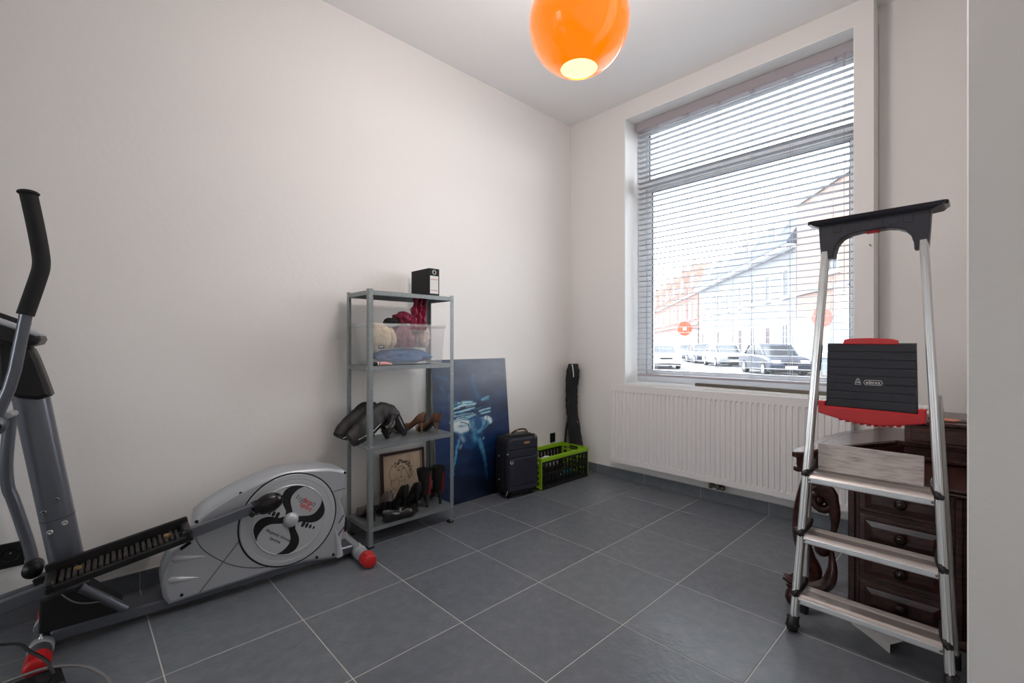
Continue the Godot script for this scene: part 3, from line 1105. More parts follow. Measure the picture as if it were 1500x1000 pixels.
# a court shoe: heel at the origin, toe along +z, built on the floor
func shoe(called: String, label: String, group: String, at_: Vector3, turn: float, upper: Material, heel_m: Material, heel := 0.085, size := 0.235, counter := 0.055, sole_m: Material = null, tilt := Vector3.ZERO) -> Node3D:
	var o := thing(called, label, "shoe", at_, turn, group)
	if tilt != Vector3.ZERO:
		o.rotation = Vector3(tilt.x, turn, tilt.z)
	var n := 22
	var rs := []
	var sole := []
	for i in n + 1:
		var t := float(i) / n
		var z := size * t
		var s := 0.004 + heel * (1.0 - smoothstep(0.05, 0.68, t)) + 0.006 * smoothstep(0.75, 1.0, t)
		var w: float = lerpf(0.024, 0.029, smoothstep(0.0, 0.2, t))
		w = lerpf(w, 0.025, smoothstep(0.2, 0.42, t))
		w = lerpf(w, 0.039, smoothstep(0.42, 0.68, t))
		w *= 1.0 - 0.82 * pow(smoothstep(0.66, 1.0, t), 1.35)
		if t < 0.04:
			w *= 0.55 + t * 11.0
		var h: float = lerpf(counter, 0.034, smoothstep(0.02, 0.4, t))
		h = lerpf(h, 0.05, smoothstep(0.42, 0.62, t))
		h = lerpf(h, 0.016, smoothstep(0.62, 1.0, t))
		var open := 0.94 * (1.0 - smoothstep(0.5, 0.66, t))
		var lean := 0.006 * (1.0 - smoothstep(0.0, 0.12, t)) * -1.0
		var ring := []
		# outer right bottom up to the top line, inside, and down again on the left
		for q in [[1.0, 0.0], [1.06, 0.3], [1.0, 0.62], [0.82, 0.88], [0.68, 1.0]]:
			ring.append(Vector3(w * q[0], s + h * q[1], z + lean * q[1]))
		var xin := w * 0.62 * open
		ring.append(Vector3(xin, s + h * (0.98 if open > 0.02 else 1.04), z + lean))
		ring.append(Vector3(xin * 0.9, s + h * 1.04 - open * (h * 1.0 - 0.004), z))
		ring.append(Vector3(-xin * 0.9, s + h * 1.04 - open * (h * 1.0 - 0.004), z))
		ring.append(Vector3(-xin, s + h * (0.98 if open > 0.02 else 1.04), z + lean))
		for q in [[0.68, 1.0], [0.82, 0.88], [1.0, 0.62], [1.06, 0.3], [1.0, 0.0]]:
			ring.append(Vector3(-w * q[0], s + h * q[1], z + lean * q[1]))
		ring.reverse()
		rs.append(ring)
		sole.append([Vector3(-w * 0.97, s - 0.004, z), Vector3(-w * 0.97, s + 0.0005, z), Vector3(w * 0.97, s + 0.0005, z), Vector3(w * 0.97, s - 0.004, z)])
	begin()
	rings(rs, 1)
	done("upper", upper, o)
	begin()
	rings(sole, 1)
	done("sole", sole_m if sole_m else M.dark_leather, o)
	if heel > 0.02:
		begin()
		var hr := []
		for i in 8:
			var t := float(i) / 7.0
			var r := lerpf(0.0045, 0.024, pow(t, 2.2))
			var zc := lerpf(0.021, 0.026, t)
			var ring := []
			for k in 12:
				var a := TAU * k / 12
				ring.append(Vector3(cos(a) * r, heel * 1.03 * t, zc - sin(a) * r * 0.95))
			hr.append(ring)
		rings(hr, 1)
		done("heel", heel_m, o)
	return o

# ankle boot with a shaft, heel at the origin, toe along +z
func ankle_boot(at_: Vector3, turn: float, label: String) -> void:
	var o := thing("ankle_boot", label, "boot", at_, turn, "black ankle boots with red trim")
	begin()
	var rs := []
	for q in [[0.0, 0.075, 0.03, 0.036, 0.048], [0.0, 0.1, 0.033, 0.04, 0.05], [-0.002, 0.13, 0.034, 0.042, 0.046], [0.0, 0.16, 0.037, 0.046, 0.046], [0.003, 0.2, 0.042, 0.052, 0.05], [0.004, 0.225, 0.044, 0.054, 0.051]]:
		var ring := []
		for k in 18:
			var a := TAU * k / 18
			ring.append(Vector3(cos(a) * q[2], q[1], q[0] + q[4] - sin(a) * q[3]))
		rs.append(ring)
	rings(rs, 1, true, false)
	var ins := []
	for q in [[0.227, 0.044, 0.054], [0.226, 0.041, 0.051], [0.12, 0.028, 0.036]]:
		var ring := []
		for k in 18:
			var a := TAU * k / 18
			ring.append(Vector3(cos(a) * q[1], q[0], 0.055 - sin(a) * q[2]))
		ins.append(ring)
	rings(ins, 2, false, true)
	done("shaft", M.suede, o)
	begin()
	var fr := []
	for i in 15:
		var t := float(i) / 14.0
		var z := 0.03 + 0.185 * t
		var s := 0.004 + 0.075 * (1.0 - smoothstep(0.0, 0.62, t))
		var w := lerpf(0.03, 0.038, smoothstep(0.2, 0.6, t)) * (1.0 - 0.75 * pow(smoothstep(0.62, 1.0, t), 1.4))
		var h := lerpf(0.07, 0.02, smoothstep(0.05, 1.0, t))
		var ring := []
		for k in 14:
			var a := TAU * k / 14
			ring.append(Vector3(cos(a) * w, s + h * 0.5 + sin(a) * h * 0.5, z))
		ring.reverse()
		fr.append(ring)
	rings(fr, 1)
	done("vamp", M.black_leather, o)
	begin()
	var hr := []
	for i in 7:
		var t := float(i) / 6.0
		var r := lerpf(0.008, 0.028, pow(t, 1.8))
		var ring := []
		for k in 12:
			var a := TAU * k / 12
			ring.append(Vector3(cos(a) * r, 0.082 * t, 0.03 - sin(a) * r))
		hr.append(ring)
	rings(hr, 1)
	done("heel", M.black_leather, o)
	begin()
	tube([Vector3(0.0, 0.08, 0.0105), Vector3(0.0, 0.13, 0.0015), Vector3(0.0, 0.165, -0.001), Vector3(0.0, 0.205, -0.0005)], [0.009, 0.010, 0.008, 0.004], 10, 0.3, true, Vector3(0, 0, 1))
	done("back_panel", M.red_suede, o)

# soft lump of cloth: an ellipsoid pushed about by noise
func lump(c: Vector3, r: Vector3, amp: float, freq: float, rng: int, flat_base := -1e9, seg := 72) -> void:
	var n := noise(freq, 3, rng)
	var nv := seg / 2
	var rs := []
	for i in range(1, nv):
		var ph := -PI / 2 + PI * i / nv
		var ring := []
		for k in seg:
			var a := TAU * k / seg
			var d := Vector3(cos(ph) * cos(a), sin(ph), -cos(ph) * sin(a))
			var q := n.get_noise_3d(d.x * 12.0, d.y * 12.0, d.z * 12.0)
			var wx := n.get_noise_3d(d.x * 14.0 + 90.0, d.y * 14.0, d.z * 14.0) * 14.0
			q += 0.32 * (1.0 - absf(n.get_noise_3d(d.x * 20.0 + 50.0 + wx, d.y * 15.0 + wx, d.z * 20.0)) * 4.0)
			q += 0.06 * (1.0 - absf(n.get_noise_3d(d.x * 50.0 + 150.0, d.y * 36.0 + wx * 2.0, d.z * 50.0)) * 4.0)
			var p := c + d * r * (1.0 + amp * q)
			p.y = maxf(p.y, flat_base)
			ring.append(p)
		rs.append(ring)
	rings(rs, 0, true, true, 0)

func build_shelf_items() -> void:
	M.tan = mat(c8(190, 148, 108), 0.6)
	M.pewter = mat(c8(122, 114, 112), 0.25, 0.45)
	M.bronze = mat(c8(122, 86, 66), 0.28, 0.4)
	M.bronze_heel = mat(c8(146, 118, 92), 0.35, 0.4)
	M.black_leather = mat(c8(26, 25, 25), 0.28)
	M.dark_leather = mat(c8(34, 32, 30), 0.5)
	M.suede = mat(c8(24, 21, 21), 0.85)
	M.red_suede = mat(c8(120, 18, 30), 0.7)
	var t0: float = TIERS[0] + 0.0005
	var t1: float = TIERS[1] + 0.0005
	var t2: float = TIERS[2] + 0.0005
	var t3: float = TIERS[3] + 0.0005
	var turn := -PI / 2
	# bottom tier
	shoe("court_shoe", "pewter high-heeled shoe at the left end of the bottom shelf", "pewter shoes on the bottom shelf", Vector3(0.286, t0, 2.046), turn + 0.02, M.pewter, M.black_leather, 0.092, 0.222, 0.058)
	shoe("court_shoe", "pewter high-heeled shoe standing next to the black high-heeled shoes", "pewter shoes on the bottom shelf", Vector3(0.286, t0, 1.96), turn + 0.02, M.pewter, M.black_leather, 0.092, 0.222, 0.062)
	shoe("court_shoe", "black leather high-heeled shoe in front of the framed drawing's middle", "black high heels on the bottom shelf", Vector3(0.297, t0, 1.862), turn + 0.08, M.black_leather, M.black_leather, 0.108, 0.222, 0.062)
	shoe("court_shoe", "black leather high-heeled shoe right beside the ankle boots", "black high heels on the bottom shelf", Vector3(0.3, t0, 1.776), turn + 0.08, M.black_leather, M.black_leather, 0.108, 0.222, 0.062)
	shoe("flat_shoe", "low black shoe lying at the front edge of the bottom shelf", "", Vector3(0.326, t0 + 0.002, 2.02), PI + 0.03, M.black_leather, M.black_leather, 0.012, 0.22, 0.045, M.black)
	ankle_boot(Vector3(0.308, t0, 1.704), turn + 0.12, "black ankle boot with red heel trim next to the black high heels")
	ankle_boot(Vector3(0.312, t0, 1.612), turn + 0.05, "black ankle boot with red heel trim at the shelf's right end")
	# framed drawing at the back of the bottom tier
	var f := thing("framed_drawing", "framed line drawing of a curly-haired woman behind the shoes", "picture", Vector3(0.056, t0, 1.75))
	var tilt := Transform3D(Basis(Vector3(0, 0, 1), 0.05) * Basis(Vector3(0, 1, 0), PI / 2), Vector3(0.02, 0.001, 0.0))     # picture axes: x right, y up, z to the room
	var fw := 0.31
	var fh := 0.315
	begin(tilt)
	for q in [[-fw / 2, 0.0, -fw / 2 + 0.016, fh], [fw / 2 - 0.016, 0.0, fw / 2, fh], [-fw / 2 + 0.016, 0.0, fw / 2 - 0.016, 0.016], [-fw / 2 + 0.016, fh - 0.016, fw / 2 - 0.016, fh]]:
		box(Vector3(q[0], q[1], -0.01), Vector3(q[2], q[3], 0.012), 0.002)
	done("frame", M.frame_wood, f)
	begin(tilt)
	for q in [[-fw / 2 + 0.016, 0.016, -fw / 2 + 0.022, fh - 0.016], [fw / 2 - 0.022, 0.016, fw / 2 - 0.016, fh - 0.016], [-fw / 2 + 0.016, 0.016, fw / 2 - 0.016, 0.022], [-fw / 2 + 0.016, fh - 0.022, fw / 2 - 0.016, fh - 0.016]]:
		box(Vector3(q[0], q[1], -0.004), Vector3(q[2], q[3], 0.009), 0.001)
	done("fillet", M.frame_gilt, f)
	begin(tilt)
	var a := Vector3(-fw / 2 + 0.02, 0.02, 0.002)
	var b := Vector3(fw / 2 - 0.02, 0.02, 0.002)
	var c := Vector3(fw / 2 - 0.02, fh - 0.02, 0.002)
	var d := Vector3(-fw / 2 + 0.02, fh - 0.02, 0.002)
	tri_uv(a, b, c, Vector2(0, 1), Vector2(1, 1), Vector2(1, 0))
	tri_uv(a, c, d, Vector2(0, 1), Vector2(1, 0), Vector2(0, 0))
	var ink := mat(Color.WHITE, 0.5)
	ink.albedo_texture = drawing_texture()
	done("drawing", ink, f)
	begin(tilt)
	box(Vector3(-fw / 2 + 0.01, 0.01, -0.009), Vector3(fw / 2 - 0.01, fh - 0.01, 0.001), 0.001)
	done("backing", M.frame_wood, f)
	# second tier: brown pumps and slumped boots
	shoe("court_shoe", "bronze-brown high-heeled shoe beside the slumped dark boots", "bronze shoes on the second shelf", Vector3(0.255, t1, 1.708), turn + 0.62, M.bronze, M.bronze_heel, 0.072, 0.225, 0.055)
	shoe("court_shoe", "bronze-brown high-heeled shoe at the far right end of the shelf", "bronze shoes on the second shelf", Vector3(0.315, t1, 1.645), turn + 0.1, M.bronze, M.bronze_heel, 0.072, 0.225, 0.055)
	for k in 2:
		var x := 0.232 if k == 0 else 0.138
		var bo := thing("long_boot", "slumped dark leather long boot, the nearer of the two" if k == 0 else "slumped dark leather long boot, the one behind by the wall", "boot", Vector3(x, t1, 1.95), 0.0, "slumped long boots")
		var dz := 0.0 if k == 0 else 0.045
		begin()
		var path := [Vector3(0.03, 0.03, 0.235 + dz * 0.2), Vector3(0.02, 0.055, 0.18 + dz), Vector3(0.0, 0.105, 0.1 + dz), Vector3(-0.015, 0.148, 0.03 + dz), Vector3(-0.01, 0.14, -0.02 + dz), Vector3(0.0, 0.1, -0.05 + dz)]
		var sp := smooth_path(path, 6)
		var rr := []
		var nn := noise(0.9, 2, 40 + k)
		for i in sp.size():
			var t := float(i) / (sp.size() - 1)
			rr.append((lerpf(0.042, 0.044, t) + 0.02 * sin(PI * t)) * (1.0 + 0.12 * nn.get_noise_1d(i * 3.0)))
		tube(sp, rr, 20, 0.5, true, Vector3(1, 0.2, 0))
		done("shaft", M.dark_leather, bo)
		begin()
		var fp := smooth_path([Vector3(0.0, 0.12, -0.045 + dz), Vector3(0.004, 0.095, -0.06 + dz), Vector3(0.012, 0.065, -0.075 + dz), Vector3(0.02, 0.035, -0.092 + dz), Vector3(0.024, 0.008, -0.1 + dz)], 5)
		var r2 := []
		for i in fp.size():
			var t := float(i) / (fp.size() - 1)
			r2.append(lerpf(0.046, 0.03, t) * (1.0 - 0.7 * pow(t, 4.0)))
		tube(fp, r2, 18, 0.85)
		done("foot", M.black_leather, bo)
		begin()
		tube([Vector3(0.03, 0.062, 0.03 + dz), Vector3(0.045, 0.01, 0.02 + dz)], [0.026, 0.012], 12)
		tube(smooth_path([Vector3(0.0, 0.12, -0.03 + dz), Vector3(0.02, 0.075, -0.005 + dz), Vector3(0.03, 0.06, 0.035 + dz)]), [0.034, 0.034, 0.033, 0.032, 0.032, 0.031, 0.03, 0.03, 0.03, 0.029, 0.028, 0.027, 0.026], 16)
		done("heel", M.black_leather, bo)
		begin()
		tube(smooth_path([Vector3(0.055, 0.03, 0.2 + dz), Vector3(0.05, 0.06, 0.12 + dz), Vector3(0.04, 0.1, 0.06 + dz)]), 0.002, 6)
		done("zip", M.screw, bo)
	# third tier: clear storage box with clothes
	var bx := thing("storage_box", "clear plastic storage box full of clothes on the third shelf", "box", Vector3(0.205, t2, 1.85))
	var clear := mat(Color(0.93, 0.94, 0.95, 0.22), 0.12)
	clear.transparency = BaseMaterial3D.TRANSPARENCY_ALPHA
	var hw := 0.125
	var hl := 0.245
	begin()
	var rs := []
	for q in [[0.004, 0.93], [0.012, 0.95], [0.21, 1.0], [0.228, 1.0]]:
		var ring := []
		for v in rrect(2 * hw * q[1], 2 * hl * q[1], 0.025, 5):
			ring.append(Vector3(v.x, q[0], -v.y))
		rs.append(ring)
	rings(rs, 1, true, false)
	done("tub", clear, bx)
	begin()
	rs = []
	for q in [[0.215, 1.0], [0.215, 1.045], [0.236, 1.05], [0.236, 1.0]]:
		var ring := []
		for v in rrect(2 * hw * q[1], 2 * hl * (1.0 + (q[1] - 1.0) * 0.5), 0.025, 5):
			ring.append(Vector3(v.x, q[0], -v.y))
		rs.append(ring)
	rings(rs, 1, false, false)
	done("rim", clear, bx)
	begin()
	for rr in [0.026, 0.020]:
		var loop := []
		for k in 29:
			loop.append(Vector3(0.1215, 0.06 + cos(TAU * k / 28) * rr, -0.055 + sin(TAU * k / 28) * rr))
		tube(loop, 0.0012, 6)
	done("moulded_ring", clear, bx)
	var denim := with_bump(triplanar(mat(c8(72, 116, 168), 0.85), Vector3.ONE * 8.0), bump_map(0.05, 6.0, 3, 77), 0.5)
	begin()
	lump(Vector3(0.0, 0.045, -0.01), Vector3(0.09, 0.048, 0.18), 0.26, 0.06, 3, 0.006, 96)
	var o := put("blue_jeans", mesh_done(), denim)
	o.position = bx.position
	tag(o, "crumpled blue denim at the bottom of the clear box", "clothing")
	begin()
	lump(Vector3(0.01, 0.155, 0.145), Vector3(0.1, 0.085, 0.06), 0.16, 0.05, 8, 0.095)
	lump(Vector3(0.04, 0.15, 0.092), Vector3(0.06, 0.06, 0.03), 0.14, 0.05, 12, 0.095)
	o = put("knit_hat", mesh_done(), mat(c8(226, 208, 176), 0.85))
	o.position = bx.position
	tag(o, "cream cap with a black tag at the left in the clear box", "clothing")
	begin()
	box(Vector3(0.108, 0.092, 0.16), Vector3(0.1095, 0.112, 0.2), 0.0005)
	var lab := done("tag", M.black, o)
	begin()
	box(Vector3(0.1096, 0.102, 0.17), Vector3(0.1099, 0.107, 0.19), 0.0)
	done("print", M.white_print, lab)
	begin()
	lump(Vector3(0.0, 0.15, -0.006), Vector3(0.1, 0.085, 0.058), 0.3, 0.06, 21, 0.098)
	o = put("mauve_top", mesh_done(), mat(c8(176, 120, 138), 0.8))
	o.position = bx.position
	tag(o, "mauve pink cloth in the middle of the clear box", "clothing")
	begin()
	lump(Vector3(0.015, 0.15, -0.125), Vector3(0.08, 0.08, 0.048), 0.3, 0.07, 27, 0.098)
	o = put("cream_blouse", mesh_done(), mat(c8(226, 206, 194), 0.8))
	o.position = bx.position
	tag(o, "pale cream cloth at the right in the clear box", "clothing")
	begin()
	lump(Vector3(0.0, 0.25, 0.055), Vector3(0.06, 0.022, 0.05), 0.25, 0.07, 33, 0.238)
	o = put("black_cloth", mesh_done(), mat(c8(30, 27, 30), 0.8))
	o.position = bx.position
	tag(o, "small black cloth poking out of the clear box", "clothing")
	# maroon satin garment pulled up to the tier above
	var satin := mat(c8(140, 30, 62), 0.32)
	satin.rim_enabled = true
	satin.rim = 0.5
	begin()
	lump(Vector3(0.02, 0.265, -0.01), Vector3(0.065, 0.045, 0.05), 0.4, 0.07, 44, 0.242)
	var cols := 26
	var rows := 18
	var nz := noise(0.16, 3, 51)
	var grid := []
	for i in rows + 1:
		var t := float(i) / rows
		var row := []
		for k in cols + 1:
			var u := float(k) / cols - 0.5
			var w := lerpf(0.115, 0.085, t)
			var fold := sin(u * 19.0 + t * 2.0) * 0.016 + nz.get_noise_2d(u * 60.0, t * 30.0) * 0.02
			row.append(Vector3(0.105 + fold - 0.03 * t, lerpf(0.2, 0.402, t), lerpf(-0.055, -0.098, t) - u * w + 0.012 * nz.get_noise_2d(t * 40.0, u * 20.0 + 30.0)))
		grid.append(row)
	for i in rows:
		for k in cols:
			quad(grid[i][k], grid[i][k + 1], grid[i + 1][k + 1], grid[i + 1][k], 5)
	o = put("maroon_satin", mesh_done(), satin)
	o.position = bx.position
	tag(o, "shiny maroon satin garment spilling over the clear box's rim", "clothing")
	# torch and a pink tube at the left front of the third tier
	var tor := thing("pocket_torch", "small black torch with brass end at the third shelf's left", "torch", Vector3(0.33, t2 + 0.011, 2.085))
	begin()
	tube([Vector3(0, 0, 0.028), Vector3(0, 0, -0.02)], 0.0105, 14)
	done("barrel", M.black, tor)
	begin()
	tube([Vector3(0, 0, 0.034), Vector3(0, 0, 0.0281)], 0.0108, 14)
	done("end_ring", M.brass, tor)
	begin()
	tube([Vector3(0, 0, -0.0201), Vector3(0, 0, -0.027)], 0.0105, 14)
	done("cap", M.white_print, tor)
	begin()
	tube(smooth_path([Vector3(0, 0, 0.03), Vector3(0, 0.001, 0.0), Vector3(0, -0.002, -0.025), Vector3(0, -0.005, -0.045)], 4), [0.0095, 0.0095, 0.0095, 0.0095, 0.0095, 0.009, 0.009, 0.008, 0.008, 0.007, 0.006, 0.005, 0.003], 12)
	o = put("cosmetic_tube", mesh_done(), mat(c8(226, 170, 160), 0.5))
	o.position = Vector3(0.333, t2 + 0.0105, 2.02)
	tag(o, "small pink cosmetic tube lying at the front of the clear box", "tube")
	# binder on top
	var bi := thing("ring_binder", "black ring binder standing upright on the top shelf", "binder", Vector3(0.15, t3, 1.64))
	begin_in(bi)
	box(Vector3(0.05, t3, 1.601), Vector3(0.252, t3 + 0.178, 1.606), 0.001)
	box(Vector3(0.05, t3, 1.673), Vector3(0.252, t3 + 0.178, 1.678), 0.001)
	box(Vector3(0.25, t3, 1.601), Vector3(0.254, t3 + 0.178, 1.678), 0.001)
	done("cover", M.black_soft, bi)
	begin_in(bi)
	box(Vector3(0.06, t3 + 0.004, 1.612), Vector3(0.235, t3 + 0.17, 1.667), 0.001)
	done("paper", M.white_print, bi)
	begin_in(bi)
	box(Vector3(0.2541, t3 + 0.022, 1.609), Vector3(0.2546, t3 + 0.132, 1.67), 0.0)
	var sl := done("spine_label", M.white_print, bi)
	for y in [0.04, 0.108]:
		begin_in(bi)
		box(Vector3(0.2546, t3 + y, 1.612), Vector3(0.2549, t3 + y + 0.003, 1.667), 0.0)
		done("red_line", M.red_print, sl)
	begin_in(bi)
	lathe([Vector2(0.015, 0), Vector2(0.014, 0.003), Vector2(0.0095, 0.0035), Vector2(0.0095, -0.001), Vector2(0.0, -0.001)], 22, Transform3D(Basis(Vector3(0, 0, -1), Vector3(1, 0, 0), Vector3(0, -1, 0)), Vector3(0.254, t3 + 0.154, 1.64)))
	done("finger_ring", M.screw, bi)

func stroke(im: Image, pts: Array, col: Color, w: float) -> void:
	var sp := []
	for i in pts.size() - 1:
		var p0: Vector2 = pts[maxi(i - 1, 0)]
		var p3: Vector2 = pts[mini(i + 2, pts.size() - 1)]
		for k in 14:
			sp.append((pts[i] as Vector2).cubic_interpolate(pts[i + 1], p0, p3, k / 14.0))
	sp.append(pts[pts.size() - 1])
	for i in sp.size() - 1:
		var n := int(ceil((sp[i + 1] - sp[i]).length() * 1.5)) + 1
		for k in n:
			var q: Vector2 = sp[i].lerp(sp[i + 1], float(k) / n)
			var r := int(ceil(w))
			for dx in range(-r, r + 1):
				for dy in range(-r, r + 1):
					var x := int(q.x) + dx
					var y := int(q.y) + dy
					if x < 0 or y < 0 or x >= im.get_width() or y >= im.get_height():
						continue
					var dd := (Vector2(x, y) - q).length()
					if dd <= w:
						im.set_pixel(x, y, im.get_pixel(x, y).lerp(col, clampf(w - dd + 0.3, 0.0, 1.0) * col.a))

func drawing_texture() -> ImageTexture:
	var im := Image.create(360, 360, false, Image.FORMAT_RGB8)
	im.fill(c8(214, 186, 156))
	var n := noise(0.02, 3, 6)
	for y in 360:
		for x in 360:
			var v := n.get_noise_2d(x, y) * 0.03
			im.set_pixel(x, y, Color(0.84 + v, 0.73 + v, 0.61 + v))
	var k := Color(0.16, 0.13, 0.12, 0.85)
	var pts := func(a: Array) -> Array:
		var r := []
		for i in range(0, a.size(), 2):
			r.append(Vector2(a[i], a[i + 1]))
		return r
	# hair outline, curls, face, eyes, nose, mouth, neck and signature
	stroke(im, pts.call([70, 205, 52, 170, 58, 120, 85, 80, 120, 58]), k, 1.4)
	var rng := RandomNumberGenerator.new()
	rng.seed = 12
	for i in 46:
		var t := i / 45.0
		var a := lerpf(-2.5, 0.75, t)
		var r := 92.0 + rng.randf_range(-16, 16)
		var c := Vector2(165, 150) + Vector2(cos(a) * r * 1.02, sin(a) * r)
		var s := rng.randf_range(4, 10)
		stroke(im, [c + Vector2(-s, s * 0.6), c + Vector2(0, -s * 0.7), c + Vector2(s, s * 0.4), c + Vector2(s * 0.2, s)], k, rng.randf_range(1.2, 3.2) if t < 0.75 else 1.2)
	stroke(im, pts.call([120, 120, 130, 108, 160, 100, 185, 108, 205, 135, 222, 170, 245, 205]), Color(0.2, 0.26, 0.2, 0.85), 2.4)
	stroke(im, pts.call([128, 133, 140, 127, 150, 132]), k, 3.4)
	stroke(im, pts.call([170, 126, 180, 121, 190, 124]), k, 3.4)
	stroke(im, pts.call([160, 135, 163, 158, 155, 166, 166, 168]), k, 1.2)
	stroke(im, pts.call([145, 186, 160, 182, 176, 184, 160, 192, 146, 187]), k, 1.3)
	stroke(im, pts.call([118, 150, 122, 185, 140, 212, 165, 222, 190, 208, 205, 180]), k, 1.2)
	stroke(im, pts.call([70, 205, 66, 235, 80, 265, 110, 285]), k, 1.3)
	stroke(im, pts.call([140, 215, 135, 260, 110, 290, 80, 320]), k, 1.2)
	stroke(im, pts.call([190, 212, 200, 255, 235, 285, 280, 300]), k, 1.2)
	stroke(im, pts.call([62, 230, 70, 200, 78, 214, 90, 196, 96, 210, 110, 190, 118, 200]), k, 1.2)
	stroke(im, pts.call([270, 330, 280, 318, 288, 330, 300, 316, 312, 328]), k, 1.0)
	return ImageTexture.create_from_image(im)

# ---------------------------------------------------------------- things in the far corner
func soft(im: Image, pts: Array, col: Color, w: float, edge := 1.0) -> void:
	var lo := Vector2(1e9, 1e9)
	var hi := -lo
	for p in pts:
		lo = lo.min(p)
		hi = hi.max(p)
	for y in range(maxi(0, int(lo.y - w * 2.2)), mini(im.get_height(), int(hi.y + w * 2.2) + 1)):
		for x in range(maxi(0, int(lo.x - w * 2.2)), mini(im.get_width(), int(hi.x + w * 2.2) + 1)):
			var q := Vector2(x, y)
			var d := 1e9
			for i in maxi(1, pts.size() - 1):
				var a: Vector2 = pts[i]
				var b: Vector2 = pts[mini(i + 1, pts.size() - 1)]
				d = minf(d, q.distance_to(Geometry2D.get_closest_point_to_segment(q, a, b)))
			if d < w * 2.2:
				var k := exp(-pow(d / w, 2.0 * edge)) * col.a
				im.set_pixel(x, y, im.get_pixel(x, y).lerp(Color(col.r, col.g, col.b), k))

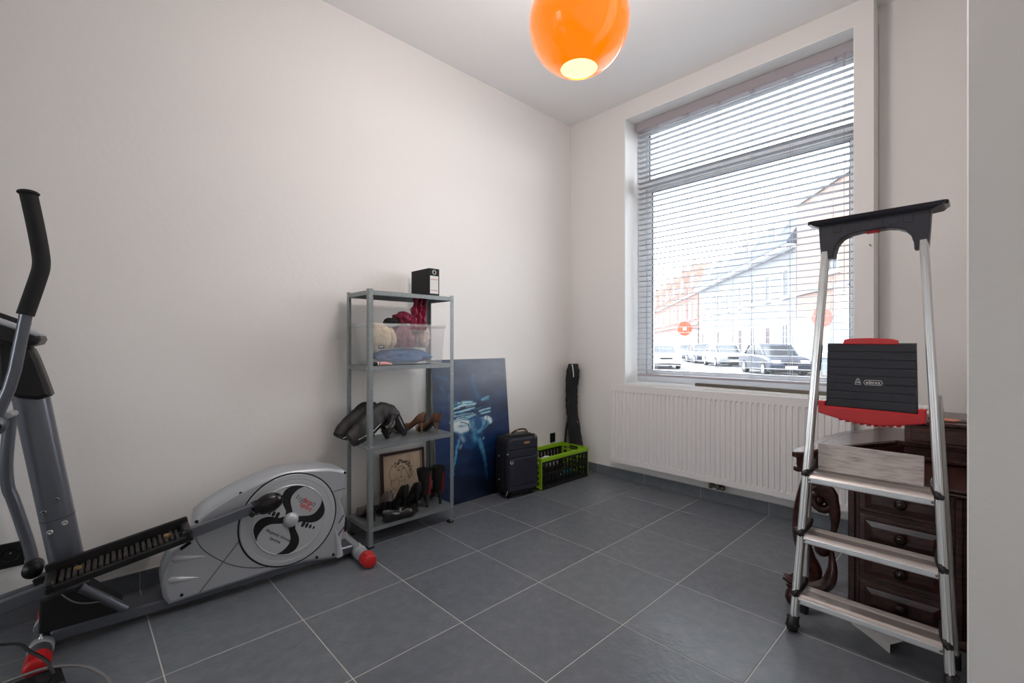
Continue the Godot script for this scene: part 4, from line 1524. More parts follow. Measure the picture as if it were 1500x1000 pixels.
func print_texture() -> ImageTexture:
	var im := Image.create(340, 500, false, Image.FORMAT_RGB8)
	var n := noise(0.012, 4, 15)
	for y in 500:
		for x in 340:
			var v := y / 500.0
			var u := x / 340.0
			var w := n.get_noise_2d(x * 0.6, y * 1.6)
			var c := c8(44, 58, 84).lerp(c8(14, 46, 92), smoothstep(0.1, 0.5, v))
			c = c.lerp(c8(4, 10, 26), smoothstep(0.55, 1.0, v) * (0.45 + 0.55 * u))
			im.set_pixel(x, y, c.lightened(maxf(0.0, w) * 0.12).darkened(maxf(0.0, -w) * 0.3))
	var P := func(a: Array) -> Array:
		var r := []
		for i in range(0, a.size(), 2):
			r.append(Vector2(a[i] * 0.7377 - 112.3, a[i + 1] * 0.5476 - 38.1))
		return r
	var pale := c8(212, 224, 224)
	var cyan := c8(96, 176, 206, 210)
	var blue := c8(32, 110, 160, 170)
	var dark := c8(8, 24, 50, 220)
	# smoke-like streaks above the surface
	soft(im, P.call([390, 180, 395, 260, 420, 330]), Color(blue, 0.4), 9)
	soft(im, P.call([180, 170, 230, 190]), Color(blue, 0.4), 8)
	soft(im, P.call([200, 240, 215, 270]), Color(blue, 0.45), 7)
	soft(im, P.call([255, 295, 258, 360, 255, 440]), Color(cyan, 0.55), 9)
	# ripples of the water surface
	soft(im, P.call([275, 352, 330, 350, 380, 356]), Color(cyan, 0.9), 6)
	soft(im, P.call([290, 348, 370, 352]), Color(pale, 0.8), 3)
	soft(im, P.call([440, 345, 460, 338, 482, 330]), Color(cyan, 0.9), 5)
	for q in [[262, 385, 310, 372, 400, 366], [270, 412, 330, 402, 390, 392], [268, 432, 330, 425, 380, 428], [420, 420, 450, 412, 490, 408], [430, 438, 488, 430], [240, 470, 300, 455, 380, 446]]:
		soft(im, P.call(q), Color(cyan, 0.95), 4)
		soft(im, P.call(q), Color(pale, 0.8), 2)
	for q in [[250, 400, 350, 386, 470, 378], [280, 424, 400, 412], [300, 445, 420, 440]]:
		soft(im, P.call(q), dark, 3)
	var rr := RandomNumberGenerator.new()
	rr.seed = 23
	for i in 26:
		var y0 := rr.randf_range(350, 470)
		var x0 := rr.randf_range(245, 440)
		var pts := []
		for k in 6:
			pts += [x0 + k * rr.randf_range(6, 14), y0 + rr.randf_range(-5, 5) - k * 1.5]
		soft(im, P.call(pts), Color(pale if i % 3 == 0 else cyan if i % 3 == 1 else dark, rr.randf_range(0.4, 0.9)), rr.randf_range(1.0, 2.6))
	# the swimmer below the surface
	var back: Array = P.call([252, 482, 285, 468, 345, 470, 380, 462, 440, 462, 478, 458, 502, 480, 498, 508, 470, 520, 446, 552, 420, 590, 396, 640, 352, 664, 318, 644, 300, 598, 274, 556, 254, 516])
	var poly := PackedVector2Array(back)
	var lim := Rect2(poly[0], Vector2.ZERO)
	for q in poly:
		lim = lim.expand(q)
	for y in range(int(lim.position.y), int(lim.end.y) + 1):
		for x in range(int(lim.position.x), int(lim.end.x) + 1):
			if x < 0 or y < 0 or x >= 340 or y >= 500 or not Geometry2D.is_point_in_polygon(Vector2(x, y), poly):
				continue
			var dy := (y - lim.position.y) / lim.size.y
			var k := clampf(n.get_noise_2d(x * 3.0 + 400.0, y * 3.0) * 0.5 + 0.8 - dy * 1.15, 0.03, 1.0)
			im.set_pixel(x, y, c8(16, 60, 108).lerp(c8(150, 200, 214), k * 0.9))
	soft(im, P.call([262, 486, 300, 478, 340, 482]), pale, 10, 2.0)
	soft(im, P.call([272, 512, 300, 528, 338, 522]), Color(pale, 0.95), 12, 2.0)
	soft(im, P.call([458, 470, 482, 482, 488, 500]), pale, 8, 2.0)
	soft(im, P.call([445, 500, 430, 535, 405, 556]), Color(cyan, 0.85), 7, 1.5)
	soft(im, P.call([404, 474, 408, 492, 410, 510]), c8(24, 80, 128), 17, 3.0)
	soft(im, P.call([300, 476, 325, 482, 346, 496, 352, 528, 356, 560]), Color(dark, 0.8), 1.5)
	soft(im, P.call([470, 462, 458, 505, 436, 530]), Color(dark, 0.7), 1.3)
	soft(im, P.call([345, 575, 335, 592, 350, 606]), c8(12, 52, 100, 200), 12)
	soft(im, P.call([378, 582, 384, 598]), Color(cyan, 0.7), 12)
	soft(im, P.call([304, 575, 312, 592]), Color(pale, 0.6), 9)
	for q in [[285, 590, 6.5], [272, 625, 6.0], [267, 660, 5.2], [260, 695, 4.6], [250, 730, 4.4]]:
		soft(im, P.call([q[0], q[1], q[0] - 5, q[1] + 34]), Color(cyan, 0.8), q[2], 1.5)
	soft(im, P.call([290, 640, 300, 622]), Color(pale, 0.7), 4)
	soft(im, P.call([246, 752, 236, 772, 228, 800]), Color(blue, 0.9), 7, 1.4)
	soft(im, P.call([240, 770, 250, 795]), Color(blue, 0.8), 4)
	for q in [[412, 610, 10.0], [422, 645, 9.5], [430, 690, 8.5], [436, 740, 7.0], [438, 790, 5.5], [440, 830, 4.5]]:
		soft(im, P.call([q[0], q[1], q[0] + 6, q[1] + 44]), Color(cyan.lerp(c8(14, 54, 98), clampf((q[1] - 600.0) / 260.0, 0.0, 0.85)), 0.75), q[2], 1.5)
	soft(im, P.call([434, 606, 438, 598]), Color(pale, 0.8), 3.5)
	return ImageTexture.create_from_image(im)

func build_corner_things() -> void:
	# blue print on board leaning on the left wall
	var p := thing("art_print", "large blue underwater print on board leaning on the left wall", "picture", Vector3(0.1, 0, 1.165))
	var hgt := 1.0
	var lean := asin(0.09 / hgt)
	var face := Transform3D(Basis(Vector3(0, 0, 1), lean) * Basis(Vector3(0, 1, 0), PI / 2), Vector3(0.008, 0.001, 0))
	begin(face)
	box(Vector3(-0.345, 0, -0.008), Vector3(0.345, hgt, 0), 0.001)
	done("board", mat(c8(196, 186, 172), 0.8), p)
	begin(face)
	var z := 0.0006
	tri_uv(Vector3(-0.344, 0.001, z), Vector3(0.344, 0.001, z), Vector3(0.344, hgt - 0.001, z), Vector2(0, 1), Vector2(1, 1), Vector2(1, 0))
	tri_uv(Vector3(-0.344, 0.001, z), Vector3(0.344, hgt - 0.001, z), Vector3(-0.344, hgt - 0.001, z), Vector2(0, 1), Vector2(1, 0), Vector2(0, 0))
	var pm := mat(Color.WHITE, 0.35)
	pm.albedo_texture = print_texture()
	done("print", pm, p)
	# suitcase: local z is the front, x to the right
	var turn := atan2(0.99, 0.14)
	var s := thing("suitcase", "small dark navy upright suitcase in front of the blue print", "suitcase", Vector3(0.307, 0, 0.907), turn)
	var cloth := with_bump(triplanar(mat(c8(27, 30, 40), 0.7), Vector3.ONE * 9.0), bump_map(0.12, 5.0, 2, 61), 0.3)
	var cloth2 := with_bump(triplanar(mat(c8(33, 37, 50), 0.62), Vector3.ONE * 9.0), bump_map(0.12, 5.0, 2, 61), 0.3)
	var up := at(Vector3(0, 0.235, 0))
	begin()
	prism(rrect(0.285, 0.41, 0.04), -0.155, -0.02, 0.014, up, 1)
	done("body", cloth, s)
	begin()
	prism(rrect(0.272, 0.392, 0.045), -0.024, 0.0, 0.016, up, 1)
	done("front_panel", cloth2, s)
	begin()
	prism(rrect(0.25, 0.2, 0.02), -0.002, 0.012, 0.008, at(Vector3(0, 0.19, 0)), 1)
	var pocket := done("front_pocket", cloth2, s)
	begin()
	prism(rrect(0.252, 0.05, 0.012), 0.0, 0.009, 0.006, at(Vector3(0, 0.318, 0)), 1)
	done("flap", cloth2, pocket)
	begin()
	prism(rrect(0.252, 0.06, 0.012), 0.0, 0.007, 0.005, at(Vector3(0, 0.085, 0)), 1)
	done("flap", cloth2, pocket)
	for q in [-0.021, -0.075, -0.12]:
		begin()
		var loop := []
		for v in rrect(0.289, 0.414, 0.042, 8):
			loop.append(Vector3(v.x, v.y + 0.235, q))
		loop.append(loop[0])
		tube(loop, 0.0035, 8)
		done("piping", M.black, s)
	for y in [0.352, 0.29]:
		begin()
		tube([Vector3(-0.125, y, 0.004), Vector3(0.125, y, 0.004)], 0.0028, 8)
		done("zip", M.black_gloss, s)
	begin()
	prism(rrect(0.062, 0.022, 0.006), 0.0, 0.006, 0.002, at(Vector3(0.03, 0.39, 0.0)), 1)
	var badge := done("badge", mat(c8(92, 62, 46), 0.4), s)
	begin()
	prism(rrect(0.046, 0.012, 0.005), 0.0, 0.008, 0.002, at(Vector3(0.03, 0.39, 0.0)), 1)
	done("plate", M.brass, badge)
	for q in [[-0.138, 0.325, 0.0], [-0.118, 0.268, 0.01], [0.128, 0.305, 0.01], [-0.15, 0.3, -0.09], [-0.15, 0.13, -0.09]]:
		begin()
		lathe([Vector2(0.0, -0.003), Vector2(0.006, -0.002), Vector2(0.006, 0.002), Vector2(0.0, 0.004)], 10, Transform3D(Basis(Vector3(1, 0, 0), PI / 2), Vector3(q[0], q[1], q[2])))
		done("stud", M.screw, s)
	begin()
	tube([Vector3(0.128, 0.302, 0.012), Vector3(0.132, 0.27, 0.012)], 0.004, 8)
	done("zip_pull", M.screw, s)
	begin()
	var ring := []
	for k in 13:
		var a := -PI * 0.2 + PI * 1.4 * k / 12
		ring.append(Vector3(-0.112 + cos(a) * -0.012, 0.268 + sin(a + PI / 2) * 0.0 + cos(a + PI / 2) * 0.012, 0.014))
	tube(ring, 0.0022, 8)
	done("zip_ring", M.white_print, s)
	begin()
	tube([Vector3(-0.138, 0.065, 0.0), Vector3(-0.155, 0.035, 0.004)], 0.004, 8)
	done("zip_pull", M.screw, s)
	begin()
	tube(smooth_path([Vector3(-0.07, 0.435, -0.08), Vector3(-0.05, 0.45, -0.08), Vector3(0.0, 0.47, -0.08), Vector3(0.05, 0.474, -0.08), Vector3(0.09, 0.462, -0.08), Vector3(0.095, 0.435, -0.08)]), 0.008, 12, 0.6)
	var hd := done("handle", M.black, s)
	for x in [-0.06, 0.0, 0.085]:
		begin()
		cbox(Vector3(x, 0.446 if x < -0.05 else 0.468 if x < 0.05 else 0.464, -0.08), Vector3(0.012, 0.016, 0.024), 0.003)
		done("buckle", M.brass, hd)
	begin()
	prism(rrect(0.2, 0.09, 0.01), 0.438, 0.446, 0.003, Transform3D(Basis(Vector3(1, 0, 0), -PI / 2), Vector3(0, 0, -0.085)), 1)
	done("top_plate", M.black, s)
	for x in [-0.1, 0.1]:
		for zz in [-0.035, -0.13]:
			begin()
			lathe([Vector2(0.0, -0.01), Vector2(0.016, -0.01), Vector2(0.016, 0.01), Vector2(0.0, 0.01)], 14, Transform3D(Basis(Vector3(0, 0, 1), PI / 2), Vector3(x, 0.016, zz)), -10)
			cbox(Vector3(x, 0.028, zz), Vector3(0.03, 0.02, 0.03), 0.004)
			done("wheel", M.black, s)
	# folding crate
	var green := mat(c8(150, 200, 26), 0.45)
	var c := thing("folding_crate", "black folding crate with a bright green rim beside the suitcase", "crate", Vector3(0.16, 0, 0.425))
	var cx := 0.15
	var cz := 0.292
	var ch := 0.242
	begin()
	for q in [[-cx, -cz, cx, -cz + 0.014], [-cx, cz - 0.014, cx, cz], [-cx, -cz + 0.014, -cx + 0.014, cz - 0.014], [cx - 0.014, -cz + 0.014, cx, cz - 0.014]]:
		box(Vector3(q[0], ch - 0.032, q[1]), Vector3(q[2], ch, q[3]), 0.003)
	box(Vector3(-cx - 0.004, ch - 0.006, -cz - 0.004), Vector3(cx + 0.004, ch - 0.001, -cz + 0.014), 0.002)
	box(Vector3(-cx - 0.004, ch - 0.006, cz - 0.014), Vector3(cx + 0.004, ch - 0.001, cz + 0.004), 0.002)
	done("rim", green, c)
	begin()
	box(Vector3(-cx + 0.002, 0.0, -cz + 0.002), Vector3(cx - 0.002, 0.008, cz - 0.002), 0.002)
	done("base", M.black, c)
	# long sides: frame, hinge bar and slanted lattice
	for sx in [-1.0, 1.0]:
		begin()
		var xa: float = sx * (cx - 0.004)
		var xb: float = sx * (cx - 0.012)
		for yy in [[0.0, 0.03], [0.104, 0.12], [0.196, 0.212]]:
			box(Vector3(xa, yy[0], -cz + 0.004), Vector3(xb, yy[1], cz - 0.004), 0.001)
		for zz in [-cz + 0.004, cz - 0.022]:
			box(Vector3(xa, 0.0, zz), Vector3(xb, 0.212, zz + 0.018), 0.001)
		var panel := done("long_side", M.black, c)
		begin()
		for row in [[0.03, 0.104], [0.12, 0.196]]:
			for k in 26:
				var z0: float = -cz + 0.025 + k * 0.0208
				bar(Vector3(xa - sx * 0.004, row[0], z0), Vector3(xa - sx * 0.004, row[1], z0 + 0.012 * (1.0 if k % 2 == 0 else -0.4)), 0.0095, 0.006, Vector3(1, 0, 0), 0.0)
			box(Vector3(xa - sx * 0.002, (row[0] + row[1]) / 2 - 0.003, -cz + 0.01), Vector3(xa - sx * 0.007, (row[0] + row[1]) / 2 + 0.003, cz - 0.01), 0.0)
		done("lattice", M.black, panel).set_meta("kind", "stuff")
	# short ends, green with rows of holes
	for sz in [-1.0, 1.0]:
		begin()
		var za: float = sz * (cz - 0.003)
		var zb: float = sz * (cz - 0.011)
		box(Vector3(-cx + 0.003, 0.004, za), Vector3(-cx + 0.03, ch - 0.03, zb), 0.001)
		box(Vector3(cx - 0.03, 0.004, za), Vector3(cx - 0.003, ch - 0.03, zb), 0.001)
		for k in 5:
			box(Vector3(-cx + 0.03, 0.012 + k * 0.042, za), Vector3(cx - 0.03, 0.03 + k * 0.042, zb), 0.001)
		for k in 4:
			box(Vector3(-0.085 + k * 0.053, 0.02, za), Vector3(-0.075 + k * 0.053, ch - 0.045, zb), 0.001)
		done("short_end", green, c)
		begin()
		box(Vector3(-0.045, ch - 0.026, sz * (cz + 0.001)), Vector3(0.045, ch - 0.010, sz * (cz - 0.016)), 0.003)
		done("hand_hole", M.dark_hole, c)
	# things in the crate
	begin()
	lump(Vector3(0, 0.055, 0.07), Vector3(0.1, 0.05, 0.15), 0.3, 0.06, 71, 0.009)
	var o := put("dark_cloth", mesh_done(), mat(c8(46, 46, 52), 0.8))
	o.position = c.position
	tag(o, "dark cloth bundle inside the green and black crate", "cloth")
	begin()
	lump(Vector3(0.03, 0.165, 0.1), Vector3(0.07, 0.035, 0.09), 0.35, 0.07, 73)
	o = put("white_cloth", mesh_done(), mat(c8(206, 206, 206), 0.8))
	o.position = c.position
	tag(o, "white cloth bundle seen through the crate's lattice", "cloth")
	var bo := thing("spray_bottle", "teal plastic bottle lying in the green and black crate", "bottle", c.position + Vector3(0.06, 0.045, -0.1))
	begin()
	lathe([Vector2(0, -0.07), Vector2(0.032, -0.07), Vector2(0.035, -0.06), Vector2(0.035, 0.03), Vector2(0.014, 0.06), Vector2(0.012, 0.075), Vector2(0, 0.075)], 20, at(Vector3.ZERO, Vector3(PI / 2, 0, 0)))
	done("body", mat(c8(40, 130, 130), 0.35), bo)
	begin()
	lathe([Vector2(0, 0.07), Vector2(0.014, 0.07), Vector2(0.014, 0.095), Vector2(0, 0.095)], 14, at(Vector3.ZERO, Vector3(PI / 2, 0, 0)))
	done("cap", M.white_print, bo)
	# long black bag standing in the corner
	var b := thing("long_bag", "long black nylon bag standing upright in the corner", "bag", Vector3(0.1, 0, 0.062))
	var rs := []
	var nn := noise(0.35, 3, 91)
	for i in 33:
		var t := i / 32.0
		var y := 0.932 * t
		var w := lerpf(0.068, 0.056, smoothstep(0.0, 0.55, t)) + 0.008 * smoothstep(0.75, 0.95, t)
		var dx := lerpf(0.03, -0.012, smoothstep(0.0, 0.6, t)) + 0.012 * sin(t * 7.0)
		if t > 0.94:
			w *= 1.0 - (t - 0.94) * 4.5
		var ringb := []
		for k in 26:
			var a := TAU * k / 26
			var q := nn.get_noise_3d(cos(a) * 8.0, y * 50.0, sin(a) * 8.0)
			var r := w * (1.0 + 0.22 * q)
			ringb.append(Vector3(dx + cos(a) * r * 0.9, y, -sin(a) * r * 0.9 + 0.008))
		rs.append(ringb)
	begin()
	rings(rs, 0)
	var nyl := with_bump(triplanar(mat(c8(23, 24, 26), 0.6), Vector3.ONE * 6.0), bump_map(0.03, 8.0, 3, 95), 0.4)
	done("bag_body", nyl, b)
	begin()
	tube(smooth_path([Vector3(0.0, 0.925, 0.04), Vector3(0.028, 0.92, 0.062), Vector3(0.042, 0.86, 0.066), Vector3(0.044, 0.82, 0.066)]), 0.004, 8)
	done("draw_cord", M.white_print, b)
	begin()
	tube(smooth_path([Vector3(-0.045, 0.42, 0.04), Vector3(-0.055, 0.3, 0.052), Vector3(-0.06, 0.15, 0.054), Vector3(-0.05, 0.012, 0.052)]), 0.012, 10, 0.3)
	done("strap", M.black_soft, b)
	begin()
	cbox(Vector3(0.06, 0.43, 0.03), Vector3(0.004, 0.02, 0.012), 0.001)
	done("tag", M.grey_print, b)
	# wall sockets
	for q in [[3.449, 0.278, 0.075, "black wall socket low on the wall behind the exercise trainer"], [0.242, 0.292, 0.062, "small black wall socket above the green crate"]]:
		var so := thing("wall_socket", q[3], "socket", Vector3(0.0, q[1], q[0]))
		var h: float = q[2] / 2
		begin()
		box(Vector3(0.0, -h * 1.28, -h), Vector3(0.009, h * 1.28, h), 0.002)
		var plate := done("plate", M.black, so)
		begin()
		lathe([Vector2(0.026, 0.0095), Vector2(0.023, 0.0095), Vector2(0.021, 0.003), Vector2(0.0, 0.003)], 24, Transform3D(Basis(Vector3(0, 0, 1), -PI / 2), Vector3.ZERO))
		done("socket_well", M.black_gloss, so)
		begin()
		tube([Vector3(0.002, 0.009, 0), Vector3(0.012, 0.009, 0)], 0.0024, 8)
		done("earth_pin", M.screw, so)

# ---------------------------------------------------------------- carved desk on the right
func build_desk() -> void:
	var d := thing("carved_desk", "dark carved wooden desk with scroll legs behind the stepladder", "desk", Vector3(2.6, 0, 0.55))
	begin_in(d)
	box(Vector3(2.25, 0.03, 0.12), Vector3(3.2, 0.548, 0.945), 0.004)
	var ped := done("pedestal", M.wood, d)
	begin_in(d)
	box(Vector3(2.235, 0.0, 0.11), Vector3(3.2, 0.034, 0.962), 0.008)
	done("plinth", M.wood, ped)
	begin_in(d)
	box(Vector3(2.232, 0.548, 0.11), Vector3(3.2, 0.56, 0.962), 0.005)
	box(Vector3(2.24, 0.56, 0.11), Vector3(3.2, 0.574, 0.955), 0.006)
	done("moulding", M.wood, ped)
	# two columns of drawers
	for col in [[2.285, 2.555], [2.605, 2.875]]:
		for k in 4:
			var y := 0.088 + k * 0.134
			begin_in(d)
			var x0: float = col[0]
			var x1: float = col[1]
			box(Vector3(x0, y - 0.06, 0.94), Vector3(x1, y + 0.06, 0.955), 0.004)
			var dr := done("drawer", M.wood, d)
			begin_in(d)
			var rs := []
			for q in [[0.955, 0.0], [0.961, 0.004], [0.963, 0.012], [0.966, 0.024]]:
				rs.append([Vector3(x0 + 0.02 + q[1], y - 0.045 + q[1], q[0]), Vector3(x1 - 0.02 - q[1], y - 0.045 + q[1], q[0]), Vector3(x1 - 0.02 - q[1], y + 0.045 - q[1], q[0]), Vector3(x0 + 0.02 + q[1], y + 0.045 - q[1], q[0])])
			rings(rs, -1, false, true)
			done("raised_panel", M.wood, dr)
			begin_in(d)
			lathe([Vector2(0.012, 0.0), Vector2(0.009, 0.008), Vector2(0.019, 0.016), Vector2(0.02, 0.024), Vector2(0.012, 0.031), Vector2(0.0, 0.032)], 20, Transform3D(Basis(Vector3(1, 0, 0), PI / 2), Vector3((x0 + x1) / 2 + 0.0, y, 0.965)))
			done("knob", M.knob, dr)
	for x in [2.262, 2.58, 2.9]:
		begin_in(d)
		box(Vector3(x - 0.012, 0.04, 0.94), Vector3(x + 0.012, 0.545, 0.957), 0.004)
		done("stile", M.wood, ped)
	# block between pedestal and writing top
	begin_in(d)
	box(Vector3(2.42, 0.574, 0.12), Vector3(3.2, 0.64, 0.5), 0.004)
	done("riser", M.wood, d)
	# writing top: two moulded layers with a dark apron between
	var top := [[2.27, 0.11], [2.13, 0.45], [2.10, 0.65], [2.09, 0.85], [2.084, 1.0], [2.082, 1.08], [2.088, 1.115], [2.105, 1.128], [2.124, 1.115], [2.14, 1.05], [2.17, 0.94], [2.232, 0.79], [2.295, 0.65], [2.36, 0.525], [3.2, 0.525], [3.2, 0.11]]
	var low := Transform3D(Basis(Vector3(1, 0, 0), Vector3(0, 0, -1), Vector3(0, 1, 0)), Vector3.ZERO)
	var poly := PackedVector2Array()
	for q in top:
		poly.append(Vector2(q[0], -q[1]))
	begin_in(d)
	prism(poly, 0.638, 0.662, 0.006, low)
	var wt := done("writing_top", M.wood_top, d)
	begin_in(d)
	tube([Vector3(2.135, 0.6615, 0.98), Vector3(2.13, 0.6615, 0.8), Vector3(2.15, 0.6615, 0.54), Vector3(2.29, 0.6615, 0.15)], 0.004, 6, 0.3)
	tube([Vector3(2.36, 0.6615, 0.56), Vector3(2.25, 0.6615, 0.78), Vector3(2.135, 0.6615, 0.98)], 0.004, 6, 0.3)
	done("inlay", M.inlay, wt)
	var cen := Vector2(2.5, -0.45)
	var p2 := PackedVector2Array()
	var p3 := PackedVector2Array()
	for q in poly:
		var k := 0.022 if q.x < 2.4 else 0.03
		p2.append(q + (cen - q).normalized() * k)
		p3.append(q + (cen - q).normalized() * k * 0.3)
	begin_in(d)
	prism(p2, 0.6, 0.638, 0.0, low)
	done("apron", M.wood, d)
	begin_in(d)
	prism(p3, 0.58, 0.602, 0.007, low)
	done("lower_moulding", M.wood_top, d)
	# small drawer box on the right of the top
	begin_in(d)
	box(Vector3(2.387, 0.662, 0.12), Vector3(3.2, 0.748, 0.56), 0.003)
	var bx := done("drawer_box", M.wood, d)
	begin_in(d)
	box(Vector3(2.376, 0.748, 0.11), Vector3(3.2, 0.766, 0.575), 0.005)
	done("box_top", M.wood_top, bx)
	begin_in(d)
	box(Vector3(2.41, 0.674, 0.555), Vector3(2.75, 0.738, 0.566), 0.004)
	done("box_drawer", M.wood, bx)
	# scroll legs
	var spiral := []
	var rad := []
	for i in 22:
		var a := -0.4 + i * 0.42
		var r := 0.012 + 0.0018 * i
		spiral.append(Vector3(2.168 + cos(a) * r, 0.455 + sin(a) * r * 1.15, 1.0))
		rad.append(0.013 + 0.0004 * i)
	begin_in(d)
	tube(spiral, rad, 12, 1.6, true, Vector3(0, 0, 1))
	var body := smooth_path([Vector3(2.195, 0.57, 0.985), Vector3(2.165, 0.53, 0.99), Vector3(2.16, 0.5, 1.0), Vector3(2.195, 0.47, 1.0), Vector3(2.212, 0.41, 1.0), Vector3(2.212, 0.35, 1.0), Vector3(2.2, 0.29, 1.0), Vector3(2.203, 0.23, 1.0), Vector3(2.206, 0.17, 1.005), Vector3(2.19, 0.115, 1.01), Vector3(2.15, 0.085, 1.015), Vector3(2.1, 0.08, 1.02), Vector3(2.055, 0.1, 1.025)], 5)
	var br := []
	for i in body.size():
		var t := float(i) / (body.size() - 1)
		br.append(0.024 + 0.012 * sin(t * PI * 3.0) * sin(t * PI) - 0.008 * t)
	tube(body, br, 14, 1.3, true, Vector3(0, 0, 1))
	ball(Vector3(2.17, 0.25, 1.0), Vector3(0.03, 0.034, 0.026))
	ball(Vector3(2.165, 0.455, 1.004), Vector3(0.018, 0.02, 0.03))
	var leg := done("scroll_leg", M.wood_top, d)
	begin_in(d)
	lathe([Vector2(0, 0), Vector2(0.026, 0), Vector2(0.034, 0.02), Vector2(0.03, 0.045), Vector2(0.02, 0.06), Vector2(0.03, 0.07), Vector2(0.0, 0.085)], 20, at(Vector3(2.075, 0, 1.04)))
	tube([Vector3(2.035, 0.1, 1.04), Vector3(2.09, 0.085, 1.03), Vector3(2.12, 0.075, 1.02)], [0.014, 0.026, 0.02], 12)
	done("foot", M.wood_top, leg)
	begin_in(d)
	var b2 := smooth_path([Vector3(2.12, 0.585, 0.9), Vector3(2.1, 0.52, 0.9), Vector3(2.08, 0.44, 0.9), Vector3(2.068, 0.36, 0.9), Vector3(2.064, 0.28, 0.9), Vector3(2.07, 0.22, 0.9), Vector3(2.09, 0.16, 0.9), Vector3(2.12, 0.1, 0.9), Vector3(2.1, 0.04, 0.9), Vector3(2.08, 0.022, 0.9)], 5)
	var r2 := []
	for i in b2.size():
		var t := float(i) / (b2.size() - 1)
		r2.append(0.022 + 0.010 * sin(t * PI))
	tube(b2, r2, 14, 1.2, true, Vector3(0, 0, 1))
	ball(Vector3(2.06, 0.27, 0.92), Vector3(0.022, 0.028, 0.03))
	done("scroll_leg", M.wood_top, d)
	# what lies on the small box
	var ph := thing("paper_pile", "orange leaflet on dark papers lying on the desk's box", "paper", Vector3(2.52, 0.766, 0.47))
	begin()
	cbox(Vector3(0, 0.002, 0), Vector3(0.13, 0.004, 0.09), 0.0, at(Vector3.ZERO, Vector3(0, 0.25, 0)))
	done("folder", mat(c8(70, 70, 72), 0.5), ph)
	begin()
	cbox(Vector3(0.005, 0.0055, 0.005), Vector3(0.075, 0.003, 0.07), 0.0, at(Vector3.ZERO, Vector3(0, -0.3, 0)))
	done("leaflet", mat(c8(226, 140, 108), 0.5), ph)
	begin()
	lump(Vector3(0, 0.025, 0), Vector3(0.055, 0.028, 0.045), 0.45, 0.09, 88, 0.001)
	var ti := put("white_tissue", mesh_done(), mat(c8(232, 228, 226), 0.85))
	ti.position = Vector3(2.445, 0.7665, 0.4)
	tag(ti, "crumpled white tissue beside the orange leaflet", "tissue")

# ---------------------------------------------------------------- stepladder
func lx(side: float, h: float) -> float:
	return 2.3525 + side * (0.222 - 0.0521 * h)

func lz(h: float) -> float:
	return 1.2735 - 0.095 * h

